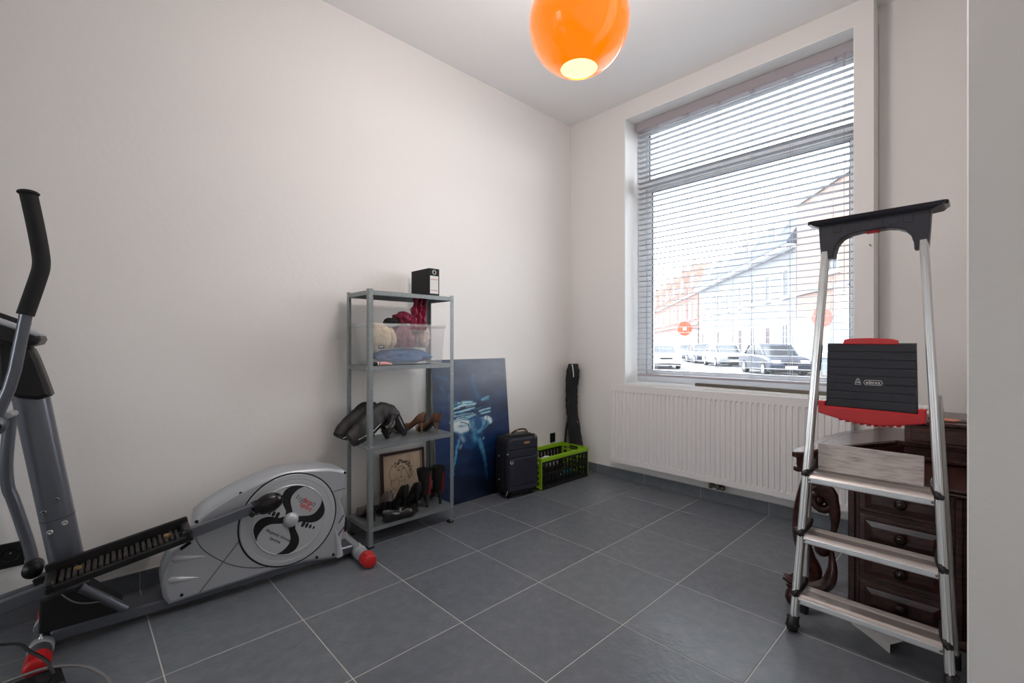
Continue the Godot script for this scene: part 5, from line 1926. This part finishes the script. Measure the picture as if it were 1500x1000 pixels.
func build_ladder() -> void:
	var l := thing("step_ladder", "aluminium stepladder with a folded black and red platform before the desk", "ladder", Vector3(2.35, 0, 1.2))
	var foot_m: Material = M.black
	for s in [-1.0, 1.0]:
		begin_in(l)
		var a := Vector3(lx(s, 0.03), 0.03, lz(0.03) - 0.018)
		var b := Vector3(lx(s, 1.47), 1.47, lz(1.47) - 0.018)
		bar(a, b, 0.024, 0.04, Vector3(0, 0, 1), 0.004)
		var stile := done("front_stile", M.alu, l)
		begin_in(l)
		bar(a + Vector3(0.0, 0.03, 0.0213), b + Vector3(0.0, -0.03, 0.0213), 0.006, 0.003, Vector3(0, 0, 1), 0.001)
		done("stile_rib", M.alu_bright, stile)
		begin_in(l)
		lathe([Vector2(0, -0.017), Vector2(0.022, -0.017), Vector2(0.03, -0.012), Vector2(0.032, 0.0), Vector2(0.03, 0.012), Vector2(0.022, 0.017), Vector2(0, 0.017)], 24, Transform3D(Basis(Vector3(0, 0, 1), PI / 2), Vector3(lx(s, 0.0), 0.0322, lz(0.0) - 0.012)))
		for k in 5:
			var an := TAU * k / 5
			cbox(Vector3(lx(s, 0.0), 0.0322 + sin(an) * 0.026, lz(0.0) - 0.012 + cos(an) * 0.026), Vector3(0.038, 0.008, 0.008), 0.002)
		done("foot_wheel", foot_m, stile)
		# grip hole seen on the side of the stile
		begin_in(l)
		bar(Vector3(lx(s, 1.0) + 0.0125 * -s, 1.0, lz(1.0) - 0.03), Vector3(lx(s, 1.1) + 0.0125 * -s, 1.1, lz(1.1) - 0.03), 0.002, 0.01, Vector3(0, 0, 1), 0.0)
		done("slot", M.dark_hole, stile)
		# rear leg
		begin_in(l)
		var ra := Vector3(lx(s, 0.0) + s * 0.004, 0.02, 1.092)
		var rb := Vector3(lx(s, 0.95) + s * 0.012, 0.93, 1.135)
		bar(ra, rb, 0.018, 0.03, Vector3(0, 0, 1), 0.003)
		var rear := done("rear_leg", M.alu, l)
		begin_in(l)
		bar(Vector3(lx(s, 0.0) + s * 0.004, 0.0, 1.091), Vector3(lx(s, 0.0) + s * 0.004, 0.05, 1.0935), 0.026, 0.038, Vector3(0, 0, 1), 0.004)
		done("rubber_foot", M.black, rear)
		# hinge plate
		begin_in(l)
		box(Vector3(lx(s, 0.9) - 0.008, 0.86, 1.12), Vector3(lx(s, 0.9) + 0.008, 0.95, 1.155), 0.004)
		done("hinge", M.black, stile)
	begin_in(l)
	bar(Vector3(lx(-1, 0.5), 0.56, 1.118), Vector3(lx(1, 0.5), 0.56, 1.118), 0.022, 0.012, Vector3(0, 0, 1), 0.003)
	done("cross_brace", M.alu, l)
	# steps
	for k in 3:
		var h := 0.1329 + k * 0.2293
		var z := lz(h)
		var x0 := lx(-1, h) + 0.012
		var x1 := lx(1, h) - 0.012
		var prof := v2([[0.0, -0.02], [0.002, -0.008], [0.0, 0.004], [-0.004, 0.009], [-0.01, 0.0125], [-0.058, 0.0105], [-0.062, 0.0055], [-0.069, 0.0055], [-0.073, 0.0125], [-0.084, 0.019], [-0.087, 0.017], [-0.087, -0.004], [-0.083, -0.004], [-0.081, 0.004], [-0.01, 0.004], [-0.008, -0.018]])
		var xf := Transform3D(Basis(Vector3(0, 0, 1), Vector3(0, 1, 0), Vector3(-1, 0, 0)), Vector3(0, h, z + 0.004))
		begin_in(l)
		prism(prof, -x1, -x0, 0.0, xf)
		var stp := done("step", M.alu_step, l)
		begin_in(l)
		for j in 13:
			var zz := z - 0.012 - j * 0.0036
			box(Vector3(x0, h + 0.0108, zz), Vector3(x1, h + 0.0132, zz + 0.0016), 0.0)
		for j in 4:
			var zz := z - 0.074 - j * 0.0028
			box(Vector3(x0, h + 0.0135 + j * 0.0014, zz), Vector3(x1, h + 0.0158 + j * 0.0014, zz + 0.0013), 0.0)
		done("tread_ridges", M.alu_step, stp).set_meta("kind", "stuff")
		begin_in(l)
		box(Vector3(x0, h - 0.017, z + 0.0045), Vector3(x1, h + 0.002, z + 0.0072), 0.001)
		done("nosing", M.alu_bright, stp)
		for s in [-1.0, 1.0]:
			begin_in(l)
			var xx := lx(s, h)
			tube(smooth_path([Vector3(xx + s * 0.004, h + 0.008, z + 0.006), Vector3(xx - s * 0.004, h + 0.018, z + 0.002), Vector3(xx - s * 0.012, h + 0.026, z - 0.025), Vector3(xx - s * 0.016, h + 0.034, z - 0.055), Vector3(xx - s * 0.016, h + 0.05, z - 0.08)], 4), 0.0105, 12)
			box(Vector3(xx - 0.013, h + 0.003, z - 0.006), Vector3(xx + 0.013, h + 0.02, z + 0.008), 0.004)
			done("end_cap", M.black, stp)
			begin_in(l)
			lathe([Vector2(0.004, 0), Vector2(0.0035, 0.002), Vector2(0, 0.0025)], 10, Transform3D(Basis(Vector3(1, 0, 0), PI / 2), Vector3(xx - s * 0.016, h - 0.008, z + 0.0072)))
			done("rivet", M.steel_dark, stp)
	# folded platform, standing upright
	var zp := 1.19
	begin_in(l)
	prism(v2([[2.223, 0.868], [2.488, 0.863], [2.484, 1.108], [2.228, 1.108]]), zp - 0.026, zp - 0.003, 0.003)
	var plat := done("platform", M.slate_black, l)
	for k in 8:
		var y0 := 0.872 + k * 0.0294
		begin_in(l)
		box(Vector3(2.2255 + 0.0004 * k, y0, zp - 0.004), Vector3(2.4865 - 0.0004 * k, y0 + 0.0262, zp + 0.001), 0.0012)
		done("slat", M.slate_black, plat)
	begin_in(l)
	prism(v2([[2.276, 1.104], [2.282, 1.122], [2.3, 1.126], [2.36, 1.127], [2.42, 1.123], [2.436, 1.118], [2.437, 1.103]]), zp - 0.02, zp + 0.004, 0.003)
	done("handle", M.red, plat)
	begin_in(l)
	var arc := [[2.2, 0.889], [2.2, 0.843]]
	for i in 15:
		var t := i / 14.0
		arc.append([lerpf(2.206, 2.504, t), 0.841 - 0.006 * t - 0.0235 * sin(PI * t)])
	arc += [[2.51, 0.838], [2.51, 0.884], [2.489, 0.884], [2.489, 0.866], [2.222, 0.871], [2.222, 0.889]]
	prism(v2(arc), zp - 0.02, zp + 0.012, 0.004)
	for i in 9:
		var t := 0.2 + i * 0.07
		box(Vector3(lerpf(2.206, 2.504, t), 0.836 - 0.006 * t - 0.0235 * sin(PI * t), zp - 0.01), Vector3(lerpf(2.206, 2.504, t) + 0.012, 0.841 - 0.006 * t - 0.0235 * sin(PI * t), zp + 0.010), 0.001)
	done("platform_edge", M.red, l)
	begin_in(l)
	prism(rrect(0.1, 0.036, 0.004), 0.0, 0.0006, 0.0, at(Vector3(2.352, 0.968, zp + 0.0008)))
	var lab := done("label", M.slate_black, plat)
	var loop := []
	for q in [[-0.027, 0.0], [-0.022, 0.0085], [0.022, 0.0085], [0.027, 0.0], [0.022, -0.0085], [-0.022, -0.0085], [-0.027, 0.0]]:
		loop.append(Vector3(2.367 + q[0], 0.966 + q[1], zp + 0.002))
	begin_in(l)
	tube(loop, 0.0008, 6)
	done("logo_outline", M.white_print, lab)
	lettering("altrex", 0.0135, M.white_print, lab, l.transform.affine_inverse() * at(Vector3(2.367, 0.966, zp + 0.0018)), "logo_text", "Droid Serif", 0.0006)
	begin_in(l)
	var wt := [[2.3145, 0.9575], [2.3175, 0.973], [2.3285, 0.973], [2.3315, 0.9575], [2.3145, 0.9575]]
	var wl := []
	for q in wt:
		wl.append(Vector3(q[0], q[1], zp + 0.002))
	tube(wl, 0.0007, 6)
	var rg := []
	for k in 11:
		rg.append(Vector3(2.323 + cos(TAU * k / 10) * 0.0032, 0.9765 + sin(TAU * k / 10) * 0.0032, zp + 0.002))
	tube(rg, 0.0007, 6)
	done("load_icon", M.white_print, lab)
	lettering("150", 0.0075, M.white_print, lab, l.transform.affine_inverse() * at(Vector3(2.323, 0.965, zp + 0.0018)), "icon_text", "Droid Sans", 0.0006)
	# top bracket with knee arch, and the tool tray
	var zt := 1.13
	begin_in(l)
	prism(v2([[2.195, 1.44], [2.236, 1.44], [2.238, 1.462], [2.246, 1.49], [2.262, 1.51], [2.285, 1.522], [2.32, 1.527], [2.40, 1.527], [2.425, 1.522], [2.448, 1.51], [2.464, 1.49], [2.472, 1.462], [2.473, 1.44], [2.51, 1.44], [2.514, 1.5], [2.518, 1.572], [2.186, 1.572], [2.19, 1.5]]), zt - 0.055, zt + 0.005, 0.004)
	var br := done("top_bracket", M.ladder_black, l)
	for k in 6:
		begin_in(l)
		box(Vector3(2.235 + k * 0.042, 1.535, zt + 0.004), Vector3(2.262 + k * 0.042, 1.562, zt + 0.0065), 0.001)
		done("moulded_panel", M.ladder_black, br)
	begin_in(l)
	box(Vector3(2.335, 1.519, zt - 0.03), Vector3(2.375, 1.53, zt - 0.005), 0.002)
	done("red_clip", M.red, br)
	begin_in(l)
	var trs := []
	for q in [[1.568, 2.185, 2.518, zt - 0.07, zt + 0.008], [1.578, 2.165, 2.545, zt - 0.1, zt + 0.02], [1.590, 2.158, 2.556, zt - 0.105, zt + 0.026], [1.592, 2.163, 2.551, zt - 0.1, zt + 0.021], [1.580, 2.175, 2.54, zt - 0.09, zt + 0.012]]:
		trs.append([Vector3(q[1], q[0], q[4]), Vector3(q[2], q[0], q[4]), Vector3(q[2], q[0], q[3]), Vector3(q[1], q[0], q[3])])
	rings(trs, -1)
	done("tool_tray", M.ladder_black, l)
	for s in [[2.168, 0.0], [2.54, 0.0]]:
		begin_in(l)
		prism(rrect(0.045, 0.09, 0.015), 0.0, 0.014, 0.003, Transform3D(Basis(Vector3(1, 0, 0), -PI / 2), Vector3(s[0], 1.583, zt - 0.04)))
		done("tray_end", M.black_gloss, l)
	# plank standing on the upper step
	begin()
	prism(rrect(0.312, 0.104, 0.002), -0.008, 0.008, 0.001)
	var pl := put("plank", mesh_done(), M.plank)
	pl.position = Vector3(2.345, 0.6645, 1.143)
	pl.rotation = Vector3(-0.04, 0, 0)
	tag(pl, "pale weathered board standing on the ladder's upper step", "board")
	# nail in the wall beside the window
	begin()
	tube([Vector3(0, 0, 0), Vector3(0, 0.002, 0.03)], 0.0025, 8)
	ball(Vector3(0, 0.002, 0.03), Vector3(0.005, 0.005, 0.002), 10, 6)
	var nail := put("nail", mesh_done(), M.steel_dark)
	nail.position = Vector3(2.183, 1.66, 0.0)
	tag(nail, "small dark nail in the white wall beside the window", "nail")
	# bent white strip on the floor under the ladder
	begin()
	var pa := smooth_path([Vector3(-0.075, 0.0, -0.085), Vector3(-0.05, 0.0, -0.05), Vector3(0.0, 0.0, -0.01), Vector3(0.075, 0.0, 0.06)], 6)
	for i in pa.size() - 1:
		var p: Vector3 = pa[i]
		var q: Vector3 = pa[i + 1]
		var e := (q - p).cross(Vector3.UP).normalized() * 0.07
		for f in [0.0, -0.0015]:
			quad(p + Vector3(0, 0.032 + f, 0), q + Vector3(0, 0.032 + f, 0), q + Vector3(0, 0.05 + f, 0) - e, p + Vector3(0, 0.05 + f, 0) - e, 1)
		quad(p, q, q + Vector3(0, 0.032, 0), p + Vector3(0, 0.032, 0), 2)
		quad(p + Vector3(0.001, 0, 0.001), q + Vector3(0.001, 0, 0.001), q + Vector3(0.001, 0.032, 0.001), p + Vector3(0.001, 0.032, 0.001), 3)
	var wh := put("bent_strip", mesh_done(), mat(c8(214, 210, 206), 0.5))
	wh.position = Vector3(2.335, 0.0, 1.1)
	tag(wh, "bent white plastic strip lying on the floor under the ladder", "strip")

func build_small_things() -> void:
	var ad := thing("power_adapter", "black power adapter box on the floor at the bottom left", "adapter", Vector3(0.61, 0, 3.385), 0.12)
	begin()
	cbox(Vector3(0, 0.025, 0), Vector3(0.12, 0.048, 0.18), 0.006)
	done("case", M.black, ad)
	begin()
	cbox(Vector3(0, 0.0495, 0), Vector3(0.08, 0.001, 0.12), 0.0)
	done("sticker", M.black_gloss, ad)
	begin()
	tube(smooth_path([Vector3(0.10, 0.008, 3.56), Vector3(0.259, 0.05, 3.458), Vector3(0.40, 0.095, 3.405), Vector3(0.49, 0.1, 3.375), Vector3(0.56, 0.09, 3.338), Vector3(0.585, 0.07, 3.325), Vector3(0.598, 0.0535, 3.318)]), 0.0052, 10)
	var c := put("power_cable", mesh_done(), M.black)
	tag(c, "black cable arching up over the trainer's front foot", "cable")
	begin()
	tube(smooth_path([Vector3(0.56, 0.055, 3.47), Vector3(0.546, 0.055, 3.40), Vector3(0.548, 0.055, 3.335), Vector3(0.578, 0.05, 3.276), Vector3(0.633, 0.045, 3.228), Vector3(0.686, 0.012, 3.188), Vector3(0.74, 0.005, 3.2), Vector3(0.8, 0.005, 3.3)]), 0.005, 10)
	c = put("grey_cable", mesh_done(), mat(c8(120, 118, 116), 0.5))
	tag(c, "grey cable looping over the black power adapter", "cable")

# ---------------------------------------------------------------- the street outside
# street axes: x along the row of houses away from us, z into the houses, origin beside the camera
const FACADE := 12.0
const GROUND := -0.35

func street_xf() -> Transform3D:
	var yaw := 0.8091
	var fw := Vector3(-sin(yaw), 0, -cos(yaw))
	var rt := Vector3(cos(yaw), 0, -sin(yaw))
	var d := (fw + rt * 0.1625).normalized()
	var r := d.cross(Vector3.UP)
	return Transform3D(Basis(d, Vector3.UP, r), Vector3(2.674, GROUND, 3.2774) + rt * FACADE)

func house(called: String, label: String, sx: float, w: float, m: Material) -> Node3D:
	var o := thing(called, label, "building")
	o.transform = street_xf() * at(Vector3(sx, 0, 0))
	begin()
	box(Vector3(0, 0, 0), Vector3(w, HH, 8.0), 0.0)
	done("wall", m, o)
	return o

var HH := 7.2

# an opening with frame and pane, facing the street (towards -z)
func opening(o: Node3D, x: float, y: float, w: float, h: float, called := "window", fm: Material = null, mullion := true) -> void:
	begin()
	var f := 0.09
	for q in [[x, y, x + f, y + h], [x + w - f, y, x + w, y + h], [x + f, y, x + w - f, y + f], [x + f, y + h - f, x + w - f, y + h]]:
		box(Vector3(q[0], q[1], -0.06), Vector3(q[2], q[3], 0.05), 0.0)
	if mullion:
		box(Vector3(x + w / 2 - 0.04, y + f, -0.05), Vector3(x + w / 2 + 0.04, y + h - f, 0.05), 0.0)
	box(Vector3(x - 0.12, y - 0.12, -0.12), Vector3(x + w + 0.12, y, 0.02), 0.0)
	var wnd := done(called, fm if fm else M.upvc, o)
	begin()
	box(Vector3(x + f * 0.5, y + f * 0.5, -0.02), Vector3(x + w - f * 0.5, y + h - f * 0.5, 0.0), 0.0)
	done("pane" if called == "window" else "door_panel", M.far_glass if called == "window" else M.far_door, wnd)

func car(label: String, sx: float, sz: float, paint: Material, turn := 0.0, estate := false) -> void:
	var o := thing("parked_car", label, "car", Vector3.ZERO, 0.0, "cars parked in the street")
	o.transform = street_xf() * at(Vector3(sx, 0, sz), Vector3(0, turn, 0))
	# x runs from nose (0) to tail (4.4); z is the width
	var k := 0.0 if not estate else 0.55
	begin()
	prism(v2([[0.02, 0.3], [0.0, 0.5], [0.06, 0.68], [0.3, 0.8], [1.15, 0.93], [2.0, 0.96], [3.9, 0.97], [4.3, 0.9], [4.42, 0.7], [4.4, 0.35], [4.3, 0.22], [0.15, 0.2]]), -0.88, 0.88, 0.09, Transform3D(), -1)
	var body := done("body", paint, o)
	begin()
	prism(v2([[1.1, 0.9], [1.75, 1.38], [2.1, 1.44], [2.9, 1.45], [3.35 + k, 1.38], [4.0, 0.95]]), -0.70, 0.70, 0.1, Transform3D(), -1)
	done("cabin_glass", M.far_glass_dark, o)
	begin()
	prism(v2([[1.72, 1.37], [2.1, 1.455], [2.9, 1.465], [3.4 + k, 1.39], [3.3 + k, 1.37], [2.9, 1.40], [2.1, 1.39]]), -0.69, 0.69, 0.02, Transform3D(), -1)
	for x in [[1.15, 0.93, 1.8, 1.4], [2.55, 0.95, 2.6, 1.42], [3.95, 0.95, 3.35 + k, 1.4]]:
		for z in [-0.715, 0.715]:
			bar(Vector3(x[0], x[1], z), Vector3(x[2], x[3], z * 0.95), 0.09, 0.06, Vector3(0, 0, 1), 0.01)
	done("roof", paint, o)
	for x in [0.85, 3.45]:
		for z in [-0.8, 0.8]:
			begin()
			lathe([Vector2(0, -0.1), Vector2(0.31, -0.1), Vector2(0.32, 0.0), Vector2(0.31, 0.1), Vector2(0, 0.1)], 20, Transform3D(Basis(Vector3(1, 0, 0), PI / 2), Vector3(x, 0.32, z)), -10)
			var wl := done("wheel", M.black_soft, o)
			begin()
			lathe([Vector2(0, -0.115), Vector2(0.2, -0.105), Vector2(0.2, 0.105), Vector2(0, 0.115)], 16, Transform3D(Basis(Vector3(1, 0, 0), PI / 2), Vector3(x, 0.32, z)), -10)
			done("hubcap", M.screw, wl)
	for z in [-0.6, 0.6]:
		begin()
		cbox(Vector3(0.1, 0.66, z), Vector3(0.2, 0.14, 0.36), 0.03)
		done("headlamp", M.white_print, o)
	begin()
	cbox(Vector3(0.03, 0.62, 0), Vector3(0.1, 0.14, 0.7), 0.02)
	done("grille", M.black_soft, o)
	begin()
	cbox(Vector3(-0.01, 0.42, 0), Vector3(0.03, 0.11, 0.5), 0.005)
	done("number_plate", M.white_print, o)
	begin()
	cbox(Vector3(0.1, 0.28, 0), Vector3(0.22, 0.12, 1.6), 0.03)
	done("bumper", M.black_soft, body)

func build_street() -> void:
	M.far_glass = mat(c8(44, 54, 64), 0.5)
	M.far_glass_dark = mat(c8(36, 46, 52), 0.12)
	M.far_door = mat(c8(60, 46, 48), 0.6)
	M.render_white = mat(c8(122, 126, 130), 0.9)
	M.render_pink = mat(c8(138, 114, 104), 0.9)
	M.brick_red = mat(c8(120, 86, 76), 0.9)
	M.slate_roof = mat(c8(60, 68, 82), 0.7)
	M.tile_roof = mat(c8(120, 80, 66), 0.8)
	M.asphalt = triplanar(mat(c8(110, 110, 112), 0.9), Vector3.ONE * 0.5)
	M.asphalt.albedo_texture = noise_map(0.03, [[0.0, Color(0.88, 0.88, 0.88)], [1.0, Color(1, 1, 1)]], 4, 5, 256)
	M.pavement = mat(c8(112, 110, 108), 0.9)
	var X := street_xf()
	var far := X.origin
	begin()
	box(Vector3(-120, GROUND - 0.3, -120), Vector3(120, GROUND, -0.33), 0.0)
	box(Vector3(-40, GROUND - 0.3, 7.5), Vector3(40, GROUND, 40), 0.0)
	put("street", mesh_done(), M.asphalt).set_meta("kind", "structure")
	begin(X)
	box(Vector3(-12, 0, -1.8), Vector3(110, 0.13, 0.0), 0.0)
	put("far_pavement", mesh_done(), M.pavement).set_meta("kind", "structure")
	# our own side of the street: the storeys above this room and the neighbouring houses
	begin()
	box(Vector3(-0.25, 3.278, -0.32), Vector3(RX + 0.25, 10.0, RZ + 0.25), 0.0)
	box(Vector3(-30, GROUND, -0.32), Vector3(-0.3, 10.0, RZ + 0.25), 0.0)
	box(Vector3(RX + 0.3, GROUND, -0.32), Vector3(30, 10.0, RZ + 0.25), 0.0)
	put("wall_terrace", mesh_done(), M.brick_red).set_meta("kind", "structure")
	# corner house in pinkish render, taller
	HH = 9.3
	var a := house("corner_house", "tall pinkish house at the right, with chimney and grey base", 13.0, 13.8, M.render_pink)
	begin()
	box(Vector3(0, 0.13, -0.05), Vector3(13.8, 2.9, 0.0), 0.0)
	done("base", mat(c8(120, 130, 138), 0.9), a)
	for q in [[9.3, 5.0, 1.1, 2.1], [6.6, 5.0, 1.1, 2.1], [4.0, 5.0, 1.1, 2.1], [10.2, 0.9, 0.9, 1.7], [6.8, 0.9, 1.3, 1.6], [3.2, 0.9, 1.3, 1.6]]:
		opening(a, q[0], q[1], q[2], q[3])
	begin()
	box(Vector3(-0.05, 9.3, -0.12), Vector3(13.85, 9.5, 8.1), 0.0)
	done("parapet", M.render_white, a)
	begin()
	box(Vector3(7.7, 9.0, 1.2), Vector3(8.6, 11.2, 2.2), 0.0)
	done("chimney", M.brick_red, a)
	begin()
	box(Vector3(0, 4.2, -0.12), Vector3(13.8, 4.35, 0.0), 0.0)
	done("string_course", M.render_white, a)
	# two white rendered houses with a slate mansard
	for k in 2:
		HH = 7.2
		var w := 11.6
		var b := house("white_house", "white rendered house with slate mansard roof next to the pinkish house" if k == 0 else "white rendered house with slate mansard next to the brick gables", 26.9 + k * 11.7, w, M.render_white)
		begin()
		prism(v2([[0.0, 7.2], [-0.5, 7.3], [-0.45, 7.5], [0.9, 9.5], [4.0, 9.9], [8.0, 9.5], [8.0, 7.2]]), -w, 0.0, 0.0, Transform3D(Basis(Vector3(0, 0, 1), Vector3(0, 1, 0), Vector3(-1, 0, 0)), Vector3.ZERO))
		done("roof", M.slate_roof, b)
		begin()
		box(Vector3(0, 7.05, -0.5), Vector3(w, 7.25, 0.0), 0.0)
		done("gutter", M.upvc, b)
		for j in 4:
			opening(b, 0.9 + j * 2.8, 4.3, 0.9, 1.7, "window", null, false)
			if j % 2 == 0:
				opening(b, 0.9 + j * 2.8, 1.0, 1.0, 1.7)
			else:
				opening(b, 0.8 + j * 2.8, 0.13, 1.0, 2.5, "door", null, false)
		for j in 2:
			begin()
			box(Vector3(2.6 + j * 5.0, 7.7, -0.1), Vector3(4.0 + j * 5.0, 9.3, 1.6), 0.0)
			var dm := done("dormer", M.upvc, b)
			begin()
			box(Vector3(2.8 + j * 5.0, 7.9, -0.14), Vector3(3.8 + j * 5.0, 9.1, -0.1), 0.0)
			done("pane", M.far_glass, dm)
	# row of brick houses with pointed gables
	for k in 8:
		HH = 7.4
		var w := 5.6
		var places := ["first", "second", "third", "fourth", "fifth", "sixth", "seventh", "eighth"]
		var b := house("gable_house", "red brick gabled house, the %s beyond the white houses" % places[k], 50.5 + k * 5.7, w, M.brick_red)
		b.set_meta("group", "brick gabled houses down the street")
		begin()
		prism(v2([[0.2, 7.4], [5.4, 7.4], [5.4, 8.2], [4.4, 8.9], [4.0, 9.9], [2.8, 11.2], [1.6, 9.9], [1.2, 8.9], [0.2, 8.2]]), 0.0, 0.4, 0.0)
		done("gable", M.brick_red, b)
		begin()
		prism(v2([[-0.1, 7.3], [5.7, 7.3], [2.8, 10.6]]), 0.4, 8.0, 0.0)
		done("roof", M.tile_roof, b)
		begin()
		for y in [3.6, 7.0]:
			box(Vector3(0, y, -0.1), Vector3(w, y + 0.25, 0.0), 0.0)
		box(Vector3(0, 0.13, -0.06), Vector3(w, 3.2, 0.0), 0.0)
		done("stone_bands", M.render_white, b)
		for j in 2:
			opening(b, 0.9 + j * 2.5, 4.4, 1.1, 1.9)
			if j == 0:
				opening(b, 0.9, 1.0, 1.3, 1.8)
			else:
				opening(b, 3.5, 0.13, 1.0, 2.6, "door", null, false)
		opening(b, 2.3, 8.0, 1.0, 1.3)
	# round orange shop sign and a red road sign
	var s := thing("shop_sign", "round orange hanging sign on a bracket down the street", "sign")
	s.transform = X * at(Vector3(49.6, 3.1, -1.6))
	begin()
	lathe([Vector2(0, -0.06), Vector2(0.75, -0.06), Vector2(0.75, 0.06), Vector2(0, 0.06)], 24, Transform3D(Basis(Vector3(0, 0, 1), PI / 2), Vector3.ZERO), -10)
	var sd := done("disc", mat(c8(226, 74, 34), 0.5), s)
	begin()
	cbox(Vector3(-0.07, 0, 0), Vector3(0.02, 0.3, 0.35), 0.0)
	done("emblem", M.white_print, sd)
	begin()
	bar(Vector3(0, 0, 0.7), Vector3(0, 0, 1.6), 0.06, 0.06)
	done("bracket", M.black, s)
	var r := thing("road_sign", "round red road sign with white plate before the pinkish house", "sign")
	r.transform = X * at(Vector3(19.2, 0, -2.2))
	begin()
	tube([Vector3(0, 0, 0), Vector3(0, 2.9, 0)], 0.04, 10)
	done("post", M.galv, r)
	begin()
	lathe([Vector2(0, -0.02), Vector2(0.42, -0.02), Vector2(0.42, 0.02), Vector2(0, 0.02)], 8, Transform3D(Basis(Vector3(0, 0, 1), PI / 2), Vector3(-0.06, 2.55, 0)), -10)
	done("disc", mat(c8(214, 120, 108), 0.5), r)
	begin()
	cbox(Vector3(-0.06, 1.9, 0), Vector3(0.03, 0.3, 0.8), 0.0)
	done("plate", M.white_print, r)
	var gb := thing("rubbish_bag", "pale yellow rubbish bag on the far pavement between the cars", "bag")
	gb.transform = X * at(Vector3(27.4, 0.13, -1.3))
	begin()
	lump(Vector3(0, 0.4, 0), Vector3(0.4, 0.42, 0.4), 0.2, 0.06, 17, 0.0, 24)
	done("sack", mat(c8(226, 226, 130), 0.6), gb)
	var dark := mat(c8(40, 50, 66), 0.3, 0.3)
	var silver := mat(c8(130, 136, 142), 0.3, 0.3)
	var white := mat(c8(226, 228, 230), 0.35)
	car("dark saloon car parked nearest, in front of the white house", 20.3, -2.9, dark)
	car("silver car parked behind the dark saloon", 28.4, -2.9, silver)
	car("dark blue car parked third in the row", 34.2, -2.9, dark)
	car("silver estate car parked farthest in the row", 40.0, -2.9, silver, 0.0, true)
	car("white car at the window's left edge, nearer than the parked row", 26.0, -7.3, white)
